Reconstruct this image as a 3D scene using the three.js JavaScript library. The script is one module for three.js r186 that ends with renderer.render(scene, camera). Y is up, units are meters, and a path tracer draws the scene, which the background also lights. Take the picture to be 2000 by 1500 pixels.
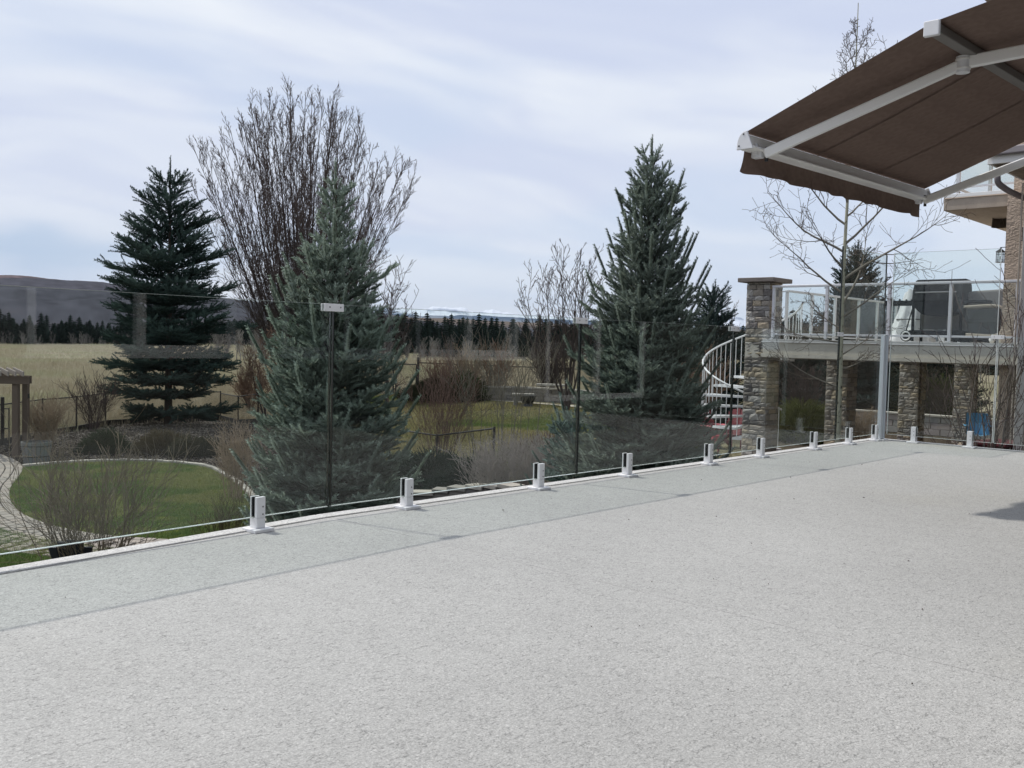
import * as THREE from 'three';
import { RoundedBoxGeometry } from 'three/addons/geometries/RoundedBoxGeometry.js';
import { mergeGeometries } from 'three/addons/utils/BufferGeometryUtils.js';

// ---------------------------------------------------------------- camera, sky, sun, exposure
const scene = new THREE.Scene();
const EYE = new THREE.Vector3(0, 0.925, 0), FOCAL = 1860, PITCH = Math.atan(83 / 1860), ROLL = 0.0255;
const FW = new THREE.Vector3(0, -Math.sin(PITCH), -Math.cos(PITCH));
const UP0 = new THREE.Vector3(0, Math.cos(PITCH), -Math.sin(PITCH));
const RT = new THREE.Vector3(1, 0, 0).multiplyScalar(Math.cos(ROLL)).addScaledVector(UP0, Math.sin(ROLL));
const UPV = UP0.clone().multiplyScalar(Math.cos(ROLL)).addScaledVector(new THREE.Vector3(1, 0, 0), -Math.sin(ROLL));
const camera = new THREE.PerspectiveCamera(2 * Math.atan(750 / FOCAL) * 180 / Math.PI, 4 / 3, 0.05, 40000);
camera.position.copy(EYE); camera.up.copy(UPV); camera.lookAt(EYE.clone().add(FW));
camera.updateMatrixWorld();
const renderer = new THREE.WebGLRenderer({ antialias: true });
renderer.setSize(1024, 768);
renderer.toneMapping = THREE.LinearToneMapping;
renderer.toneMappingExposure = 1.15;
renderer.shadowMap.enabled = true;
const SUN = new THREE.Vector3(-0.495, 0.82, -0.29).normalize();
const sun = new THREE.DirectionalLight(new THREE.Color(1.0, 0.955, 0.88), 2.75);
sun.position.copy(SUN).multiplyScalar(60); sun.castShadow = true; sun.shadow.radius = 2.2;
sun.shadow.mapSize.set(4096, 4096);
Object.assign(sun.shadow.camera, { left: -45, right: 45, top: 45, bottom: -45, near: 1, far: 160 });
scene.add(sun, sun.target);

// ---------------------------------------------------------------- small maths
function rnd(seed) { let a = seed >>> 0; return () => { a = (a + 0x6D2B79F5) >>> 0; let t = a; t = Math.imul(t ^ (t >>> 15), t | 1); t ^= t + Math.imul(t ^ (t >>> 7), t | 61); return ((t ^ (t >>> 14)) >>> 0) / 4294967296; }; }
function h2(x, y, s = 0) { let h = Math.imul(x | 0, 374761393) ^ Math.imul(y | 0, 668265263) ^ Math.imul(s | 0, 974634777); h = Math.imul(h ^ (h >>> 13), 1274126177); return ((h ^ (h >>> 16)) >>> 0) / 4294967296; }
const sm = (t) => t * t * (3 - 2 * t), lerp = (a, b, t) => a + (b - a) * t, clamp = (x, a = 0, b = 1) => Math.min(b, Math.max(a, x));
const step = (a, b, x) => sm(clamp((x - a) / (b - a)));
function vn(x, y, per = 0, s = 0) {                       // value noise, periodic when per > 0
  const xi = Math.floor(x), yi = Math.floor(y), fx = sm(x - xi), fy = sm(y - yi);
  const w = (i) => per ? ((i % per) + per) % per : i;
  return lerp(lerp(h2(w(xi), w(yi), s), h2(w(xi + 1), w(yi), s), fx), lerp(h2(w(xi), w(yi + 1), s), h2(w(xi + 1), w(yi + 1), s), fx), fy);
}
function fbm(x, y, oct = 4, s = 0) { let a = 0.5, t = 0, n = 0; for (let k = 0; k < oct; k++) { t += a * vn(x, y, 0, s + k); n += a; a *= 0.5; x = x * 2.03 + 17.1; y = y * 2.03 + 9.7; } return t / n; }
function pfbm(x, y, per, oct = 4, s = 0) { let a = 0.5, t = 0, n = 0; for (let k = 0; k < oct; k++) { t += a * vn(x, y, per, s + k); n += a; a *= 0.5; x *= 2; y *= 2; per *= 2; } return t / n; }

// the house grid: u runs along the long glass railing, v from the railing towards the house
const TH = Math.atan2(0.73, 0.683), CU = Math.cos(TH), SU = Math.sin(TH);
const W = (u, v, y = 0) => new THREE.Vector3(u * CU + v * SU, y, -u * SU + v * CU);
function ray(px, py) { return FW.clone().addScaledVector(RT, (px - 1000) / FOCAL).addScaledVector(UPV, -(py - 750) / FOCAL); }
function at(px, py, depth) { const d = ray(px, py); return EYE.clone().addScaledVector(d, depth / -d.z); }
function onY(px, py, y) { const d = ray(px, py); return EYE.clone().addScaledVector(d, (y - EYE.y) / d.y); }

// ---------------------------------------------------------------- sky: thin streaked high cloud over pale blue
function makeSky() {
  const w = 2048, h = 1024, a = new Float32Array(w * h * 4);
  const gx = SUN.x, gy = SUN.y, gz = SUN.z;
  for (let j = 0; j < h; j++) {
    const el = ((j + 0.5) / h - 0.5) * Math.PI, sy = Math.sin(el), cy = Math.cos(el);
    for (let i = 0; i < w; i++) {
      const az = ((i + 0.5) / w - 0.5) * 2 * Math.PI, x = Math.cos(az) * cy, z = Math.sin(az) * cy;
      const k = 1 / (Math.max(sy, 0) + 0.13), px = x * k, pz = z * k;
      const wx = px * 1.0 + 1.3 * fbm(px * 0.7 + 3, pz * 0.7, 3, 40), wz = pz * 1.0 + 1.3 * fbm(px * 0.7, pz * 0.7 + 8, 3, 50);
      const rx = wx * 0.82 - wz * 0.57, rz = wx * 0.57 + wz * 0.82;
      const big = fbm(rx * 0.42 + 2.2, rz * 0.9 + 5.1, 4, 1), mid = fbm(rx * 1.2 + 4, rz * 3.2 + 11, 5, 7), fine = fbm(rx * 3.2, rz * 9, 4, 21);
      let c = step(0.36, 0.64, 0.46 * big + 0.38 * mid + 0.16 * fine + 0.02);
      c = clamp(0.15 + 0.85 * c);
      const low = Math.exp(-Math.max(sy, 0) * 9), hz = Math.exp(-Math.max(sy, 0) * 26);
      const gap = step(0.56, 0.68, fbm(Math.atan2(x, -z) * 2.1 + 6.3, sy * 9 + 1.7, 3, 88)) * Math.exp(-Math.max(sy, 0) * 5);
      const blue = [lerp(0.50, 0.42, gap), lerp(0.565, 0.56, gap), lerp(0.745, 0.75, gap)];
      const azd = Math.atan2(x, -z) * 57.3, eld = el * 57.3, hole = 0.9 * Math.exp(-(((azd + 27) / 9) ** 2) - ((eld - 4.4 - 0.05 * (azd + 27) + 1.2 * (fbm(azd * 0.3, eld, 3, 5) - 0.5)) / 1.5) ** 2);
      const grey = 0.5 + 0.5 * step(0.25, 0.75, fbm(rx * 0.8 + 31, rz * 1.9 + 3, 4, 61));
      const white = [lerp(0.60, 0.79, grey), lerp(0.66, 0.828, grey), lerp(0.79, 0.872, grey)];
      const cc = clamp((c * (0.86 + 0.14 * low) + 0.30 * low + 0.2 * hz) * (1 - 0.75 * gap) * (1 - hole)); for (let q = 0; q < 3; q++) blue[q] = lerp(blue[q], [0.40, 0.53, 0.70][q], hole);
      const g = Math.max(0, x * gx + sy * gy + z * gz), glow = 0.25 * Math.pow(g, 10) + 0.6 * Math.pow(g, 60);
      const o = (j * w + i) * 4;
      if (sy < 0) { a[o] = 0.30; a[o + 1] = 0.31; a[o + 2] = 0.32; }
      else for (let q = 0; q < 3; q++) a[o + q] = lerp(lerp(blue[q], white[q], cc), [0.76, 0.81, 0.87][q], 0.5 * Math.exp(-Math.max(sy, 0) * 7) * (1 - hole)) + glow * [1, 0.98, 0.94][q];
      a[o + 3] = 1;
    }
  }
  const t = new THREE.DataTexture(a, w, h, THREE.RGBAFormat, THREE.FloatType);
  t.mapping = THREE.EquirectangularReflectionMapping; t.magFilter = THREE.LinearFilter; t.minFilter = THREE.LinearFilter; t.needsUpdate = true;
  return t;
}
const sky = makeSky();
scene.fog = new THREE.FogExp2(new THREE.Color(0.84, 0.89, 1.0), 3.0e-5);
scene.background = sky; scene.environment = sky;

// ---------------------------------------------------------------- naming
const used = {};
function numbered(n) { if (used[n] === undefined) { used[n] = 0; return n; } used[n]++; return n + '_' + String(used[n]).padStart(3, '0'); }
function tag(o, label, category, group, kind) { if (label) o.userData.label = label; if (category) o.userData.category = category; if (group) o.userData.group = group; if (kind) o.userData.kind = kind; return o; }
function thing(name, label, category, pos = new THREE.Vector3(), turn = 0, group) { const o = new THREE.Group(); o.name = numbered(name); o.position.copy(pos); o.rotation.y = turn; scene.add(o); return tag(o, label, category, group); }
function part(name, geo, mat, parent) { const m = new THREE.Mesh(Array.isArray(geo) ? mergeGeometries(geo.map(plain)) : geo, mat); m.name = name; (parent || scene).add(m); return m; }
function structure(name, geo, mat) { const m = part(numbered(name), geo, mat, scene); m.userData.kind = 'structure'; return m; }
function plain(g) { const q = g.index ? g.toNonIndexed() : g; for (const k of Object.keys(q.attributes)) if (!['position', 'normal', 'uv'].includes(k)) q.deleteAttribute(k); if (!q.attributes.uv) q.setAttribute('uv', new THREE.BufferAttribute(new Float32Array(q.attributes.position.count * 2), 2)); return q; }
function dup(o, label, group) { const c = o.clone(); c.name = numbered(o.name.replace(/_\d{3}$/, '')); c.userData = { ...o.userData }; if (label) c.userData.label = label; if (group) c.userData.group = group; scene.add(c); return c; }

// ---------------------------------------------------------------- geometry helpers
class TB {                                               // collects tubes, triangles and boxes
  constructor(colors = false) { this.p = []; this.i = []; this.c = colors ? [] : null; this.col = [1, 1, 1]; }
  v(x, y, z) { this.p.push(x, y, z); if (this.c) this.c.push(...this.col); return this.p.length / 3 - 1; }
  tri(a, b, c) { const i = this.v(...a), j = this.v(...b), k = this.v(...c); this.i.push(i, j, k); }
  quad(a, b, c, d) { const i = this.v(...a), j = this.v(...b), k = this.v(...c), l = this.v(...d); this.i.push(i, j, k, i, k, l); }
  tube(pts, rads, sides = 4) {
    const n = pts.length; let prev = -1; const d = new THREE.Vector3(), s = new THREE.Vector3(), t = new THREE.Vector3(), ref = new THREE.Vector3(0.31, 0.17, 0.93);
    for (let k = 0; k < n; k++) {
      d.subVectors(pts[Math.min(k + 1, n - 1)], pts[Math.max(k - 1, 0)]).normalize();
      s.crossVectors(d, ref); if (s.lengthSq() < 0.02) s.crossVectors(d, t.set(1, 0, 0)); s.normalize(); t.crossVectors(d, s);
      const base = this.p.length / 3;
      for (let q = 0; q < sides; q++) { const a = q / sides * 6.2832, ca = Math.cos(a) * rads[k], sa = Math.sin(a) * rads[k]; this.v(pts[k].x + s.x * ca + t.x * sa, pts[k].y + s.y * ca + t.y * sa, pts[k].z + s.z * ca + t.z * sa); }
      if (prev >= 0) for (let q = 0; q < sides; q++) { const q1 = (q + 1) % sides; this.i.push(prev + q, prev + q1, base + q1, prev + q, base + q1, base + q); }
      prev = base;
    }
  }
  bar(a, b, r, sides = 4, r1 = r) { this.tube([a, b], [r, r1], sides); }
  geo(smooth = true) {
    const g = new THREE.BufferGeometry(); g.setAttribute('position', new THREE.Float32BufferAttribute(this.p, 3)); g.setIndex(this.i);
    if (this.c) g.setAttribute('color', new THREE.Float32BufferAttribute(this.c, 3));
    if (smooth) g.computeVertexNormals(); return g;
  }
}
const V = (x, y, z) => new THREE.Vector3(x, y, z);
function box(sx, sy, sz, x = 0, y = 0, z = 0, r = 0.004) { const g = r > 0 ? new RoundedBoxGeometry(sx, sy, sz, 1, Math.min(r, sx / 2.2, sy / 2.2, sz / 2.2)) : new THREE.BoxGeometry(sx, sy, sz); return g.translate(x, y, z); }
function boxUV(g, s = 1) {                               // uv in metres from the dominant normal
  const q = g.index ? g.toNonIndexed() : g, p = q.attributes.position, n = q.attributes.normal, uv = new Float32Array(p.count * 2);
  for (let i = 0; i < p.count; i++) { const ax = Math.abs(n.getX(i)), ay = Math.abs(n.getY(i)), az = Math.abs(n.getZ(i)); let a, b; if (ay >= ax && ay >= az) { a = p.getX(i); b = p.getZ(i); } else if (ax >= az) { a = p.getZ(i); b = p.getY(i); } else { a = p.getX(i); b = p.getY(i); } uv[2 * i] = a / s; uv[2 * i + 1] = b / s; }
  q.setAttribute('uv', new THREE.BufferAttribute(uv, 2)); return q;
}
function cyl(r0, r1, h, x = 0, y = 0, z = 0, n = 12) { return new THREE.CylinderGeometry(r0, r1, h, n).translate(x, y, z); }
function beam(a, b, w, h, r = 0.004) {                   // a rectangular bar from a to b
  const L = a.distanceTo(b), g = box(L, h, w, 0, 0, 0, r), d = b.clone().sub(a).normalize(), s = V(0, 1, 0); s.crossVectors(d, Math.abs(d.y) > 0.98 ? V(1, 0, 0) : s).normalize();
  const m = new THREE.Matrix4().makeBasis(d, V(0, 0, 0).crossVectors(s, d), s); m.setPosition(a.clone().add(b).multiplyScalar(0.5)); return g.applyMatrix4(m);
}

// ---------------------------------------------------------------- materials
const C = (r, g, b) => new THREE.Color().setRGB(r, g, b);
const mat = (c, rough = 0.8, o = {}) => rough >= 0.85 ? new THREE.MeshLambertMaterial({ color: Array.isArray(c) ? C(...c) : c, side: THREE.DoubleSide, ...o }) : new THREE.MeshStandardMaterial({ color: Array.isArray(c) ? C(...c) : c, roughness: rough, side: THREE.DoubleSide, ...o });
function tex(n, f, srgb = false, rep = 1) {
  const a = new Uint8Array(n * n * 4); for (let j = 0; j < n; j++) for (let i = 0; i < n; i++) { const c = f(i / n, j / n), o = (j * n + i) * 4; a[o] = clamp(c[0]) * 255; a[o + 1] = clamp(c[1]) * 255; a[o + 2] = clamp(c[2]) * 255; a[o + 3] = 255; }
  const t = new THREE.DataTexture(a, n, n, THREE.RGBAFormat); t.wrapS = t.wrapT = THREE.RepeatWrapping; t.magFilter = THREE.LinearFilter; t.minFilter = THREE.LinearMipmapLinearFilter; t.generateMipmaps = true; if (srgb) t.colorSpace = THREE.SRGBColorSpace; t.repeat.set(rep, rep); t.needsUpdate = true; return t;
}
const g3 = (v) => [v, v, v];
const M = {};
{
  // vinyl deck membrane: stone-like speckle with fine leathery creases
  const creaseAt = (x, y) => { const wx = x * 84 + 2.4 * pfbm(x * 20, y * 20, 20, 3, 5), wy = y * 190 + 3.4 * pfbm(x * 24, y * 24, 24, 3, 9); const a = 1 - Math.abs(2 * vn(wx, wy, 0, 3) - 1), m = 0.35 + 0.65 * step(0.34, 0.7, pfbm(x * 60, y * 90, 60, 2, 77)); return Math.pow(a, 7) * m; };
  const dc = tex(1536, (x, y) => {
    const sp = vn(x * 420, y * 420, 420, 1), sp2 = vn(x * 190, y * 240, 190, 2), cr = creaseAt(x, y), cl = pfbm(x * 11, y * 11, 11, 4, 31);
    let l = 0.785 + 0.155 * (sp - 0.5) + 0.11 * (sp2 - 0.5) + 0.03 * (cl - 0.5) - 0.19 * cr; if (sp2 > 0.94) l += 0.07; if (sp < 0.03 && sp2 < 0.3) l -= 0.22;
    return [l * 1.0, l * 0.993, l * 0.98];
  }, true);
  const db = tex(1024, (x, y) => g3(0.55 + 0.35 * (pfbm(x * 70, y * 120, 70, 3, 12) - 0.5) + 0.25 * (vn(x * 200, y * 200, 200, 8) - 0.5) - 0.5 * creaseAt(x, y)));
  M.deck = mat([0.665, 0.670, 0.666], 0.75, { map: dc, bumpMap: db, bumpScale: 0.0011, vertexColors: true });
  M.strip = mat([0.84, 0.84, 0.84], 0.6, { map: dc, bumpMap: db, bumpScale: 0.0005 });
  const st = tex(512, (x, y) => { const a = pfbm(x * 10, y * 22, 10, 4, 3), b = vn(x * 26 + 2 * pfbm(x * 8, y * 8, 8, 3, 6), y * 60 + 2 * pfbm(x * 8, y * 8, 8, 2, 16), 26, 8); return g3(0.25 + 0.5 * a + 0.25 * (1 - Math.abs(2 * b - 1))); });
  const sc = tex(512, (x, y) => { const l = 0.86 + 0.16 * (pfbm(x * 6, y * 6, 6, 4, 43) - 0.5) + 0.1 * (vn(x * 120, y * 120, 120, 4) - 0.5); return [l, l * 0.99, l * 0.975]; }, true);
  M.ownStucco = mat([0.085, 0.08, 0.076], 0.95); M.stucco = mat([0.66, 0.545, 0.455], 0.93, { map: sc, bumpMap: st, bumpScale: 0.03 });
  const pc = tex(512, (x, y) => g3(0.9 + 0.14 * (pfbm(x * 8, y * 4, 8, 4, 13) - 0.5) + 0.05 * (vn(x * 128, y * 128, 128, 5) - 0.5)), true);
  M.beige = mat([0.66, 0.62, 0.535], 0.8, { map: pc });
  M.soffit = mat([0.50, 0.43, 0.36], 0.85, { map: pc });
  M.seam = mat([0.70, 0.70, 0.70], 0.75, { map: dc });
  M.glassTop = mat([0.36, 0.40, 0.38], 0.2);
  M.white = mat([0.76, 0.76, 0.77], 0.38);
  M.whiteMetal = mat([0.74, 0.745, 0.76], 0.4);
  M.alu = mat([0.60, 0.64, 0.68], 0.32, { metalness: 0.55 });
  M.greyAlu = mat([0.86, 0.855, 0.835], 0.45);
  M.railAlu = mat([0.62, 0.63, 0.66], 0.4);
  M.black = mat([0.015, 0.016, 0.018], 0.45);
  M.rubber = mat([0.012, 0.012, 0.014], 0.7);
  M.screw = mat([0.22, 0.22, 0.23], 0.35, { metalness: 0.8 });
  M.glass = new THREE.MeshPhysicalMaterial({ color: C(0.945, 0.970, 0.957), roughness: 0.0, transmission: 1, thickness: 0, ior: 1.46, specularIntensity: 0.72, side: THREE.DoubleSide });
  M.clearGlass = new THREE.MeshPhysicalMaterial({ color: C(0.93, 0.955, 0.95), roughness: 0.0, transmission: 1, thickness: 0, ior: 1.46, specularIntensity: 0.55, side: THREE.DoubleSide });
  M.glassEdge = mat([0.72, 0.76, 0.74], 0.2);
  M.glassSeam = mat([0.012, 0.018, 0.017], 0.25);
  M.windowGlass = mat([0.015, 0.018, 0.02], 0.06);
  const fc = tex(256, (x, y) => { const t = ((Math.floor(x * 256) + Math.floor(y * 256)) % 2) * 0.05; return g3(0.88 + t + 0.12 * (pfbm(x * 8, y * 8, 8, 3, 5) - 0.5)); }, true);
  M.canvas = mat([0.235, 0.172, 0.145], 0.95, { map: fc });
  M.stoneBase = mat([0.10, 0.09, 0.08], 0.95);
  const sb = tex(256, (x, y) => g3(pfbm(x * 6, y * 6, 6, 5, 22)));
  M.stone = [[0.25, 0.226, 0.195], [0.205, 0.188, 0.168], [0.30, 0.27, 0.235], [0.215, 0.205, 0.195], [0.32, 0.275, 0.21], [0.155, 0.145, 0.137], [0.34, 0.325, 0.30]].map((c) => mat(c.map((q) => q * 1.25), 0.92, { bumpMap: sb, bumpScale: 0.02 }));
  M.cap = mat([0.20, 0.18, 0.165], 0.85, { bumpMap: sb, bumpScale: 0.006 });
  M.paver = [[0.30, 0.272, 0.242], [0.27, 0.248, 0.222], [0.325, 0.292, 0.255], [0.28, 0.25, 0.22]].map((c) => mat(c, 0.92, { bumpMap: sb, bumpScale: 0.004 }));
  M.kerb = [[0.34, 0.32, 0.285], [0.27, 0.257, 0.23], [0.39, 0.365, 0.32]].map((c) => mat(c, 0.92, { bumpMap: sb, bumpScale: 0.006 }));
  M.block = [[0.20, 0.19, 0.175], [0.17, 0.16, 0.15], [0.235, 0.22, 0.20]].map((c) => mat(c, 0.93, { bumpMap: sb, bumpScale: 0.01 }));
  M.barkDark = mat([0.075, 0.06, 0.05], 0.95);
  M.barkGrey = mat([0.082, 0.066, 0.060], 0.95);
  M.barkAspen = mat([0.50, 0.49, 0.42], 0.85, { map: tex(256, (x, y) => { const k = step(0.62, 0.8, vn(x * 3, y * 34, 0, 5)) * step(0.5, 0.7, vn(x * 7, y * 90, 0, 9)); const l = 0.9 - 0.5 * k + 0.12 * (fbm(x * 8, y * 30, 3, 2) - 0.5); return [l, l, l * 0.95]; }, true) });
  M.fence = mat([0.022, 0.019, 0.017], 0.55);
  M.wire = mat([0.04, 0.035, 0.03], 0.6);
  M.wood = mat([0.125, 0.098, 0.08], 0.9);
  M.chairDark = mat([0.032, 0.036, 0.046], 0.6);
  M.chairRed = mat([0.19, 0.035, 0.042], 0.7);
  M.chairPink = mat([0.50, 0.10, 0.12], 0.55);
}

// ================================================================ the land
// ground heights from a few measured places: [x pixel, y pixel, distance]
const GP = [[220, 905, 26], [250, 1060, 16.5], [38, 895, 26.6], [5, 870, 28.2], [207, 832, 36], [463, 824, 41], [620, 860, 32], [830, 930, 26], [960, 960, 20],
  [1000, 832, 33], [818, 772, 40], [1030, 788, 37], [1115, 792, 36], [700, 790, 46], [860, 705, 62], [1000, 712, 62], [760, 716, 60], [560, 740, 62], [300, 738, 62], [60, 742, 60], [100, 700, 110], [420, 704, 110], [100, 673, 210], [450, 676, 200],
  [950, 702, 150], [1150, 706, 140], [1300, 860, 26], [1400, 880, 22], [1230, 830, 34], [1380, 770, 50], [1550, 800, 45], [1850, 868, 27.5], [1800, 760, 60]].map(([a, b, d]) => at(a, b, d));
for (const [u, v, y] of [[0, -5, -2.7], [4, -5, -2.7], [8, -5, -2.4], [11, -5, -1.9], [14, -5, -1.72], [17, -9, -1.72], [21, -9.3, -1.72], [25, -9.3, -1.72], [29.4, -9.3, -1.72], [25, -5, -1.72], [17, -12, -1.75], [-4, -5, -2.7], [4, -14, -2.68], [9, -12, -2.5], [-6, 0, -2.7], [12, 3, -1.8], [22, 4, -1.7], [34, 0, -1.7]]) GP.push(W(u, v, y));
const LY = -2.645, LC = onY(215, 972, LY);                 // level and middle of the round lawn
function groundNear(x, z) { let s = 0, t = 0; for (const p of GP) { const d = (p.x - x) ** 2 + (p.z - z) ** 2 + 2.5, w = 1 / (d * d); s += w; t += w * p.y; } return t / s; }
function ground(x, z) {
  const r = Math.hypot(x, z); let y = r < 420 ? groundNear(x, z) : 0;
  if (r > 180) y = lerp(y, -4.5 - 12 * step(260, 900, r), step(180, 300, r));
  if (r < 40) { const q = Math.hypot(x - LC.x, z - LC.z); y = lerp(LY - 0.03, y, step(5.6, 9.5, q)); }
  if (r > 45) y += (fbm(x * 0.05, z * 0.05, 3, 5) - 0.5) * 1.2 * step(45, 90, r);
  return y;
}
const G = (px, depth) => { const d = ray(px, 660), x = d.x * depth / -d.z; return V(x, ground(x, -depth), -depth); };   // the ground under an image column at a distance
const Gu = (u, v) => { const p = W(u, v); p.y = ground(p.x, p.z); return p; };

// the two garden fences as lines on the ground
const FL = [[-40, 27.4], [5, 28.2], [207, 36], [432, 41.5]].map(([px, d]) => G(px, d));                  // along the field
const FR = [[432, 41.5], [600, 32.6], [765, 26.4], [970, 22]].map(([px, d]) => G(px, d));               // down to the right
const FB = [[690, 41], [770, 40.4], [818, 40], [960, 40.5], [1110, 41], [1250, 42], [1400, 44], [1560, 46]].map(([px, d]) => G(px, d));
function side(p, a, b) { return (b.x - a.x) * (p.z - a.z) - (b.z - a.z) * (p.x - a.x); }
{
  const angs = []; for (let a = -180; a < -62; a += 6) angs.push(a); for (let a = -62; a < 62; a += 0.36) angs.push(a); for (let a = 62; a < 180; a += 6) angs.push(a);
  const rings = [0]; for (let r = 2.2; r < 14000; r *= 1.032) rings.push(r);
  const n = angs.length, p = [], c = [], uv = [], idx = [];
  for (const r of rings) for (const a0 of angs) {
    const a = a0 * Math.PI / 180, x = r * Math.sin(a), z = -r * Math.cos(a), y = ground(x, z); p.push(x, y, z); uv.push(x / 1.7, z / 1.7);
    const P = { x, z }, n1 = fbm(x * 0.6, z * 0.6, 4, 2), n2 = fbm(x * 0.12, z * 0.12, 3, 3);
    const straw = [lerp(0.34, 0.50, n1), lerp(0.29, 0.44, n1), lerp(0.20, 0.325, n1)], mulch = [lerp(0.030, 0.062, n1), lerp(0.025, 0.052, n1), lerp(0.022, 0.046, n1)], grass = [lerp(0.075, 0.15, n1), lerp(0.10, 0.155, n1), lerp(0.035, 0.06, n1)], soil = [lerp(0.10, 0.17, n1), lerp(0.085, 0.14, n1), lerp(0.065, 0.105, n1)];
    let k = straw; const mixc = (b, t) => { k = k.map((q, i) => lerp(q, b[i], clamp(t))); };
    if (r > 55) { mixc([0.26, 0.235, 0.14], 0.5 * step(0.45, 0.62, n2)); mixc([0.115, 0.098, 0.075], step(150, 230, r)); }
    const inL = side(P, FL[2], FL[3]) > 0 ? 1 : 0, inL0 = side(P, FL[0], FL[2]) > 0 ? 1 : 0, leftOf = side(P, FR[0], FR[3]) > 0;
    const back = side(P, FB[1], FB[4]);
    if (r < 60) {
      if (leftOf ? false : back > 0) { mixc(grass, 1); mixc(straw, 0.55 * step(0.4, 0.6, n2)); }
      if (leftOf && inL && inL0) mixc(mulch, 1);
      if (P.x > 5.5 && r < 48) mixc(soil, step(5.5, 9, x) * step(48, 40, r) + (r < 30 && x > 7 ? 0.4 : 0));
      if (r < 21) mixc(mulch, step(21, 18, r));
    }
    c.push(...k);
  }
  for (let j = 0; j + 1 < rings.length; j++) for (let i = 0; i < n; i++) { const i1 = (i + 1) % n, a = j * n + i, b = j * n + i1, d = a + n, e = b + n; idx.push(a, d, b, b, d, e); }
  const g = new THREE.BufferGeometry(); g.setAttribute('position', new THREE.Float32BufferAttribute(p, 3)); g.setAttribute('color', new THREE.Float32BufferAttribute(c, 3)); g.setAttribute('uv', new THREE.Float32BufferAttribute(uv, 2)); g.setIndex(idx); g.computeVertexNormals();
  const gt = tex(512, (x, y) => g3(0.80 + 0.45 * (pfbm(x * 20, y * 20, 20, 5, 3) - 0.5) + 0.28 * (vn(x * 160, y * 160, 160, 6) - 0.5)), true);
  M.ground = mat([1.18, 1.18, 1.18], 0.98, { vertexColors: true, map: gt, bumpMap: gt, bumpScale: 0.05 });
  structure('ground', g, M.ground);
}
// ---------------------------------------------------------------- hills and far mountains
function ridge(name, prof, depth, foot, colorAt, o = {}) {
  // prof: skyline as [x pixel, y pixel]; a solid ridge with a near slope, a crest at that distance and a back slope
  const first = prof[0], last = prof[prof.length - 1], P = [[first[0] - 2500, first[1] + (o.dl ?? 40)], ...prof, [last[0] + 2500, last[1] + (o.dr ?? -10)]];
  const x0 = P[0][0], x1 = P[P.length - 1][0], n = o.n || 420, rows = o.rows || 16, p = [], c = [], idx = [];
  for (let i = 0; i <= n; i++) {
    const px = i < 20 ? lerp(x0, first[0], i / 20) : i > n - 20 ? lerp(last[0], x1, (i - n + 20) / 20) : lerp(first[0], last[0], (i - 20) / (n - 40));
    let k = 0; while (k < P.length - 2 && px > P[k + 1][0]) k++;
    let py = lerp(P[k][1], P[k + 1][1], clamp((px - P[k][0]) / (P[k + 1][0] - P[k][0])));
    py += (o.rough || 0) * (fbm(px * (o.rf || 0.03), 3.3, 4, 9) - 0.5);
    const d = ray(px, py), k1 = depth * lerp(0.92, 1.08, fbm(px * 0.004, 1, 3, 4)) / -d.z, top = EYE.clone().addScaledVector(d, k1), fx = top.x * foot / depth, fz = -foot;
    for (let j = 0; j <= rows + 3; j++) {
      const t = j / rows;
      if (j <= rows) { const s = Math.pow(t, o.pow || 1.0); let x = lerp(fx, top.x, t), z = lerp(fz, top.z, t), y = lerp(o.base ?? -18, top.y, t < 1 ? s : 1); if (t < 1 && t > 0) y += (o.bump || 0) * (fbm(x * (o.bf || 0.004), z * (o.bf || 0.004), 4, 15) - 0.5) * Math.sin(t * 3.14159); p.push(x, y, z); c.push(...colorAt(px, t, x, y, z)); }
      else { const q = 1 + (j - rows) * 0.12; p.push(top.x * q, lerp(top.y, -20, (j - rows) / 3), top.z * q); c.push(...colorAt(px, 1, top.x, top.y, top.z)); }
    }
  }
  const m = rows + 4; for (let i = 0; i < n; i++) for (let j = 0; j + 1 < m; j++) { const a = i * m + j, b = a + m; idx.push(a, b, a + 1, b, b + 1, a + 1); }
  const g = new THREE.BufferGeometry(); g.setAttribute('position', new THREE.Float32BufferAttribute(p, 3)); g.setAttribute('color', new THREE.Float32BufferAttribute(c, 3)); g.setIndex(idx); g.computeVertexNormals();
  return structure(name, g, mat([1, 1, 1], 1, { vertexColors: true }));
}
const woods = (px, t, x, y, z) => {                       // leafless aspen woods with darker spruce stands and paler clearings
  const a = fbm(x * 0.006, y * 0.035 + z * 0.0016, 5, 3), b = fbm(x * 0.0022 + 9, y * 0.02, 4, 12), f = fbm(x * 0.05, y * 0.12 + z * 0.03, 3, 44); const m = step(0.46, 0.545, a), q = step(0.5, 0.57, b);
  let k = [0.105, 0.081, 0.083]; k = k.map((u, i) => lerp(u, [0.045, 0.048, 0.060][i], 0.9 * m * (1 - 0.4 * q))); k = k.map((u, i) => lerp(u, [0.20, 0.16, 0.145][i], 0.8 * q * (1 - m))); return k.map((u) => u * (0.5 + 1.0 * f));
};
ridge('left_hill', [[-300, 536], [-120, 533], [0, 537], [60, 540], [120, 546], [200, 550], [260, 561], [330, 571], [400, 579], [450, 584], [520, 593], [600, 601], [680, 607], [740, 614], [830, 626], [950, 644]], 2100, 640, woods, { rough: 4, bump: 26, rows: 26, n: 520, dl: 10, dr: 30, base: -14 });
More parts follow.
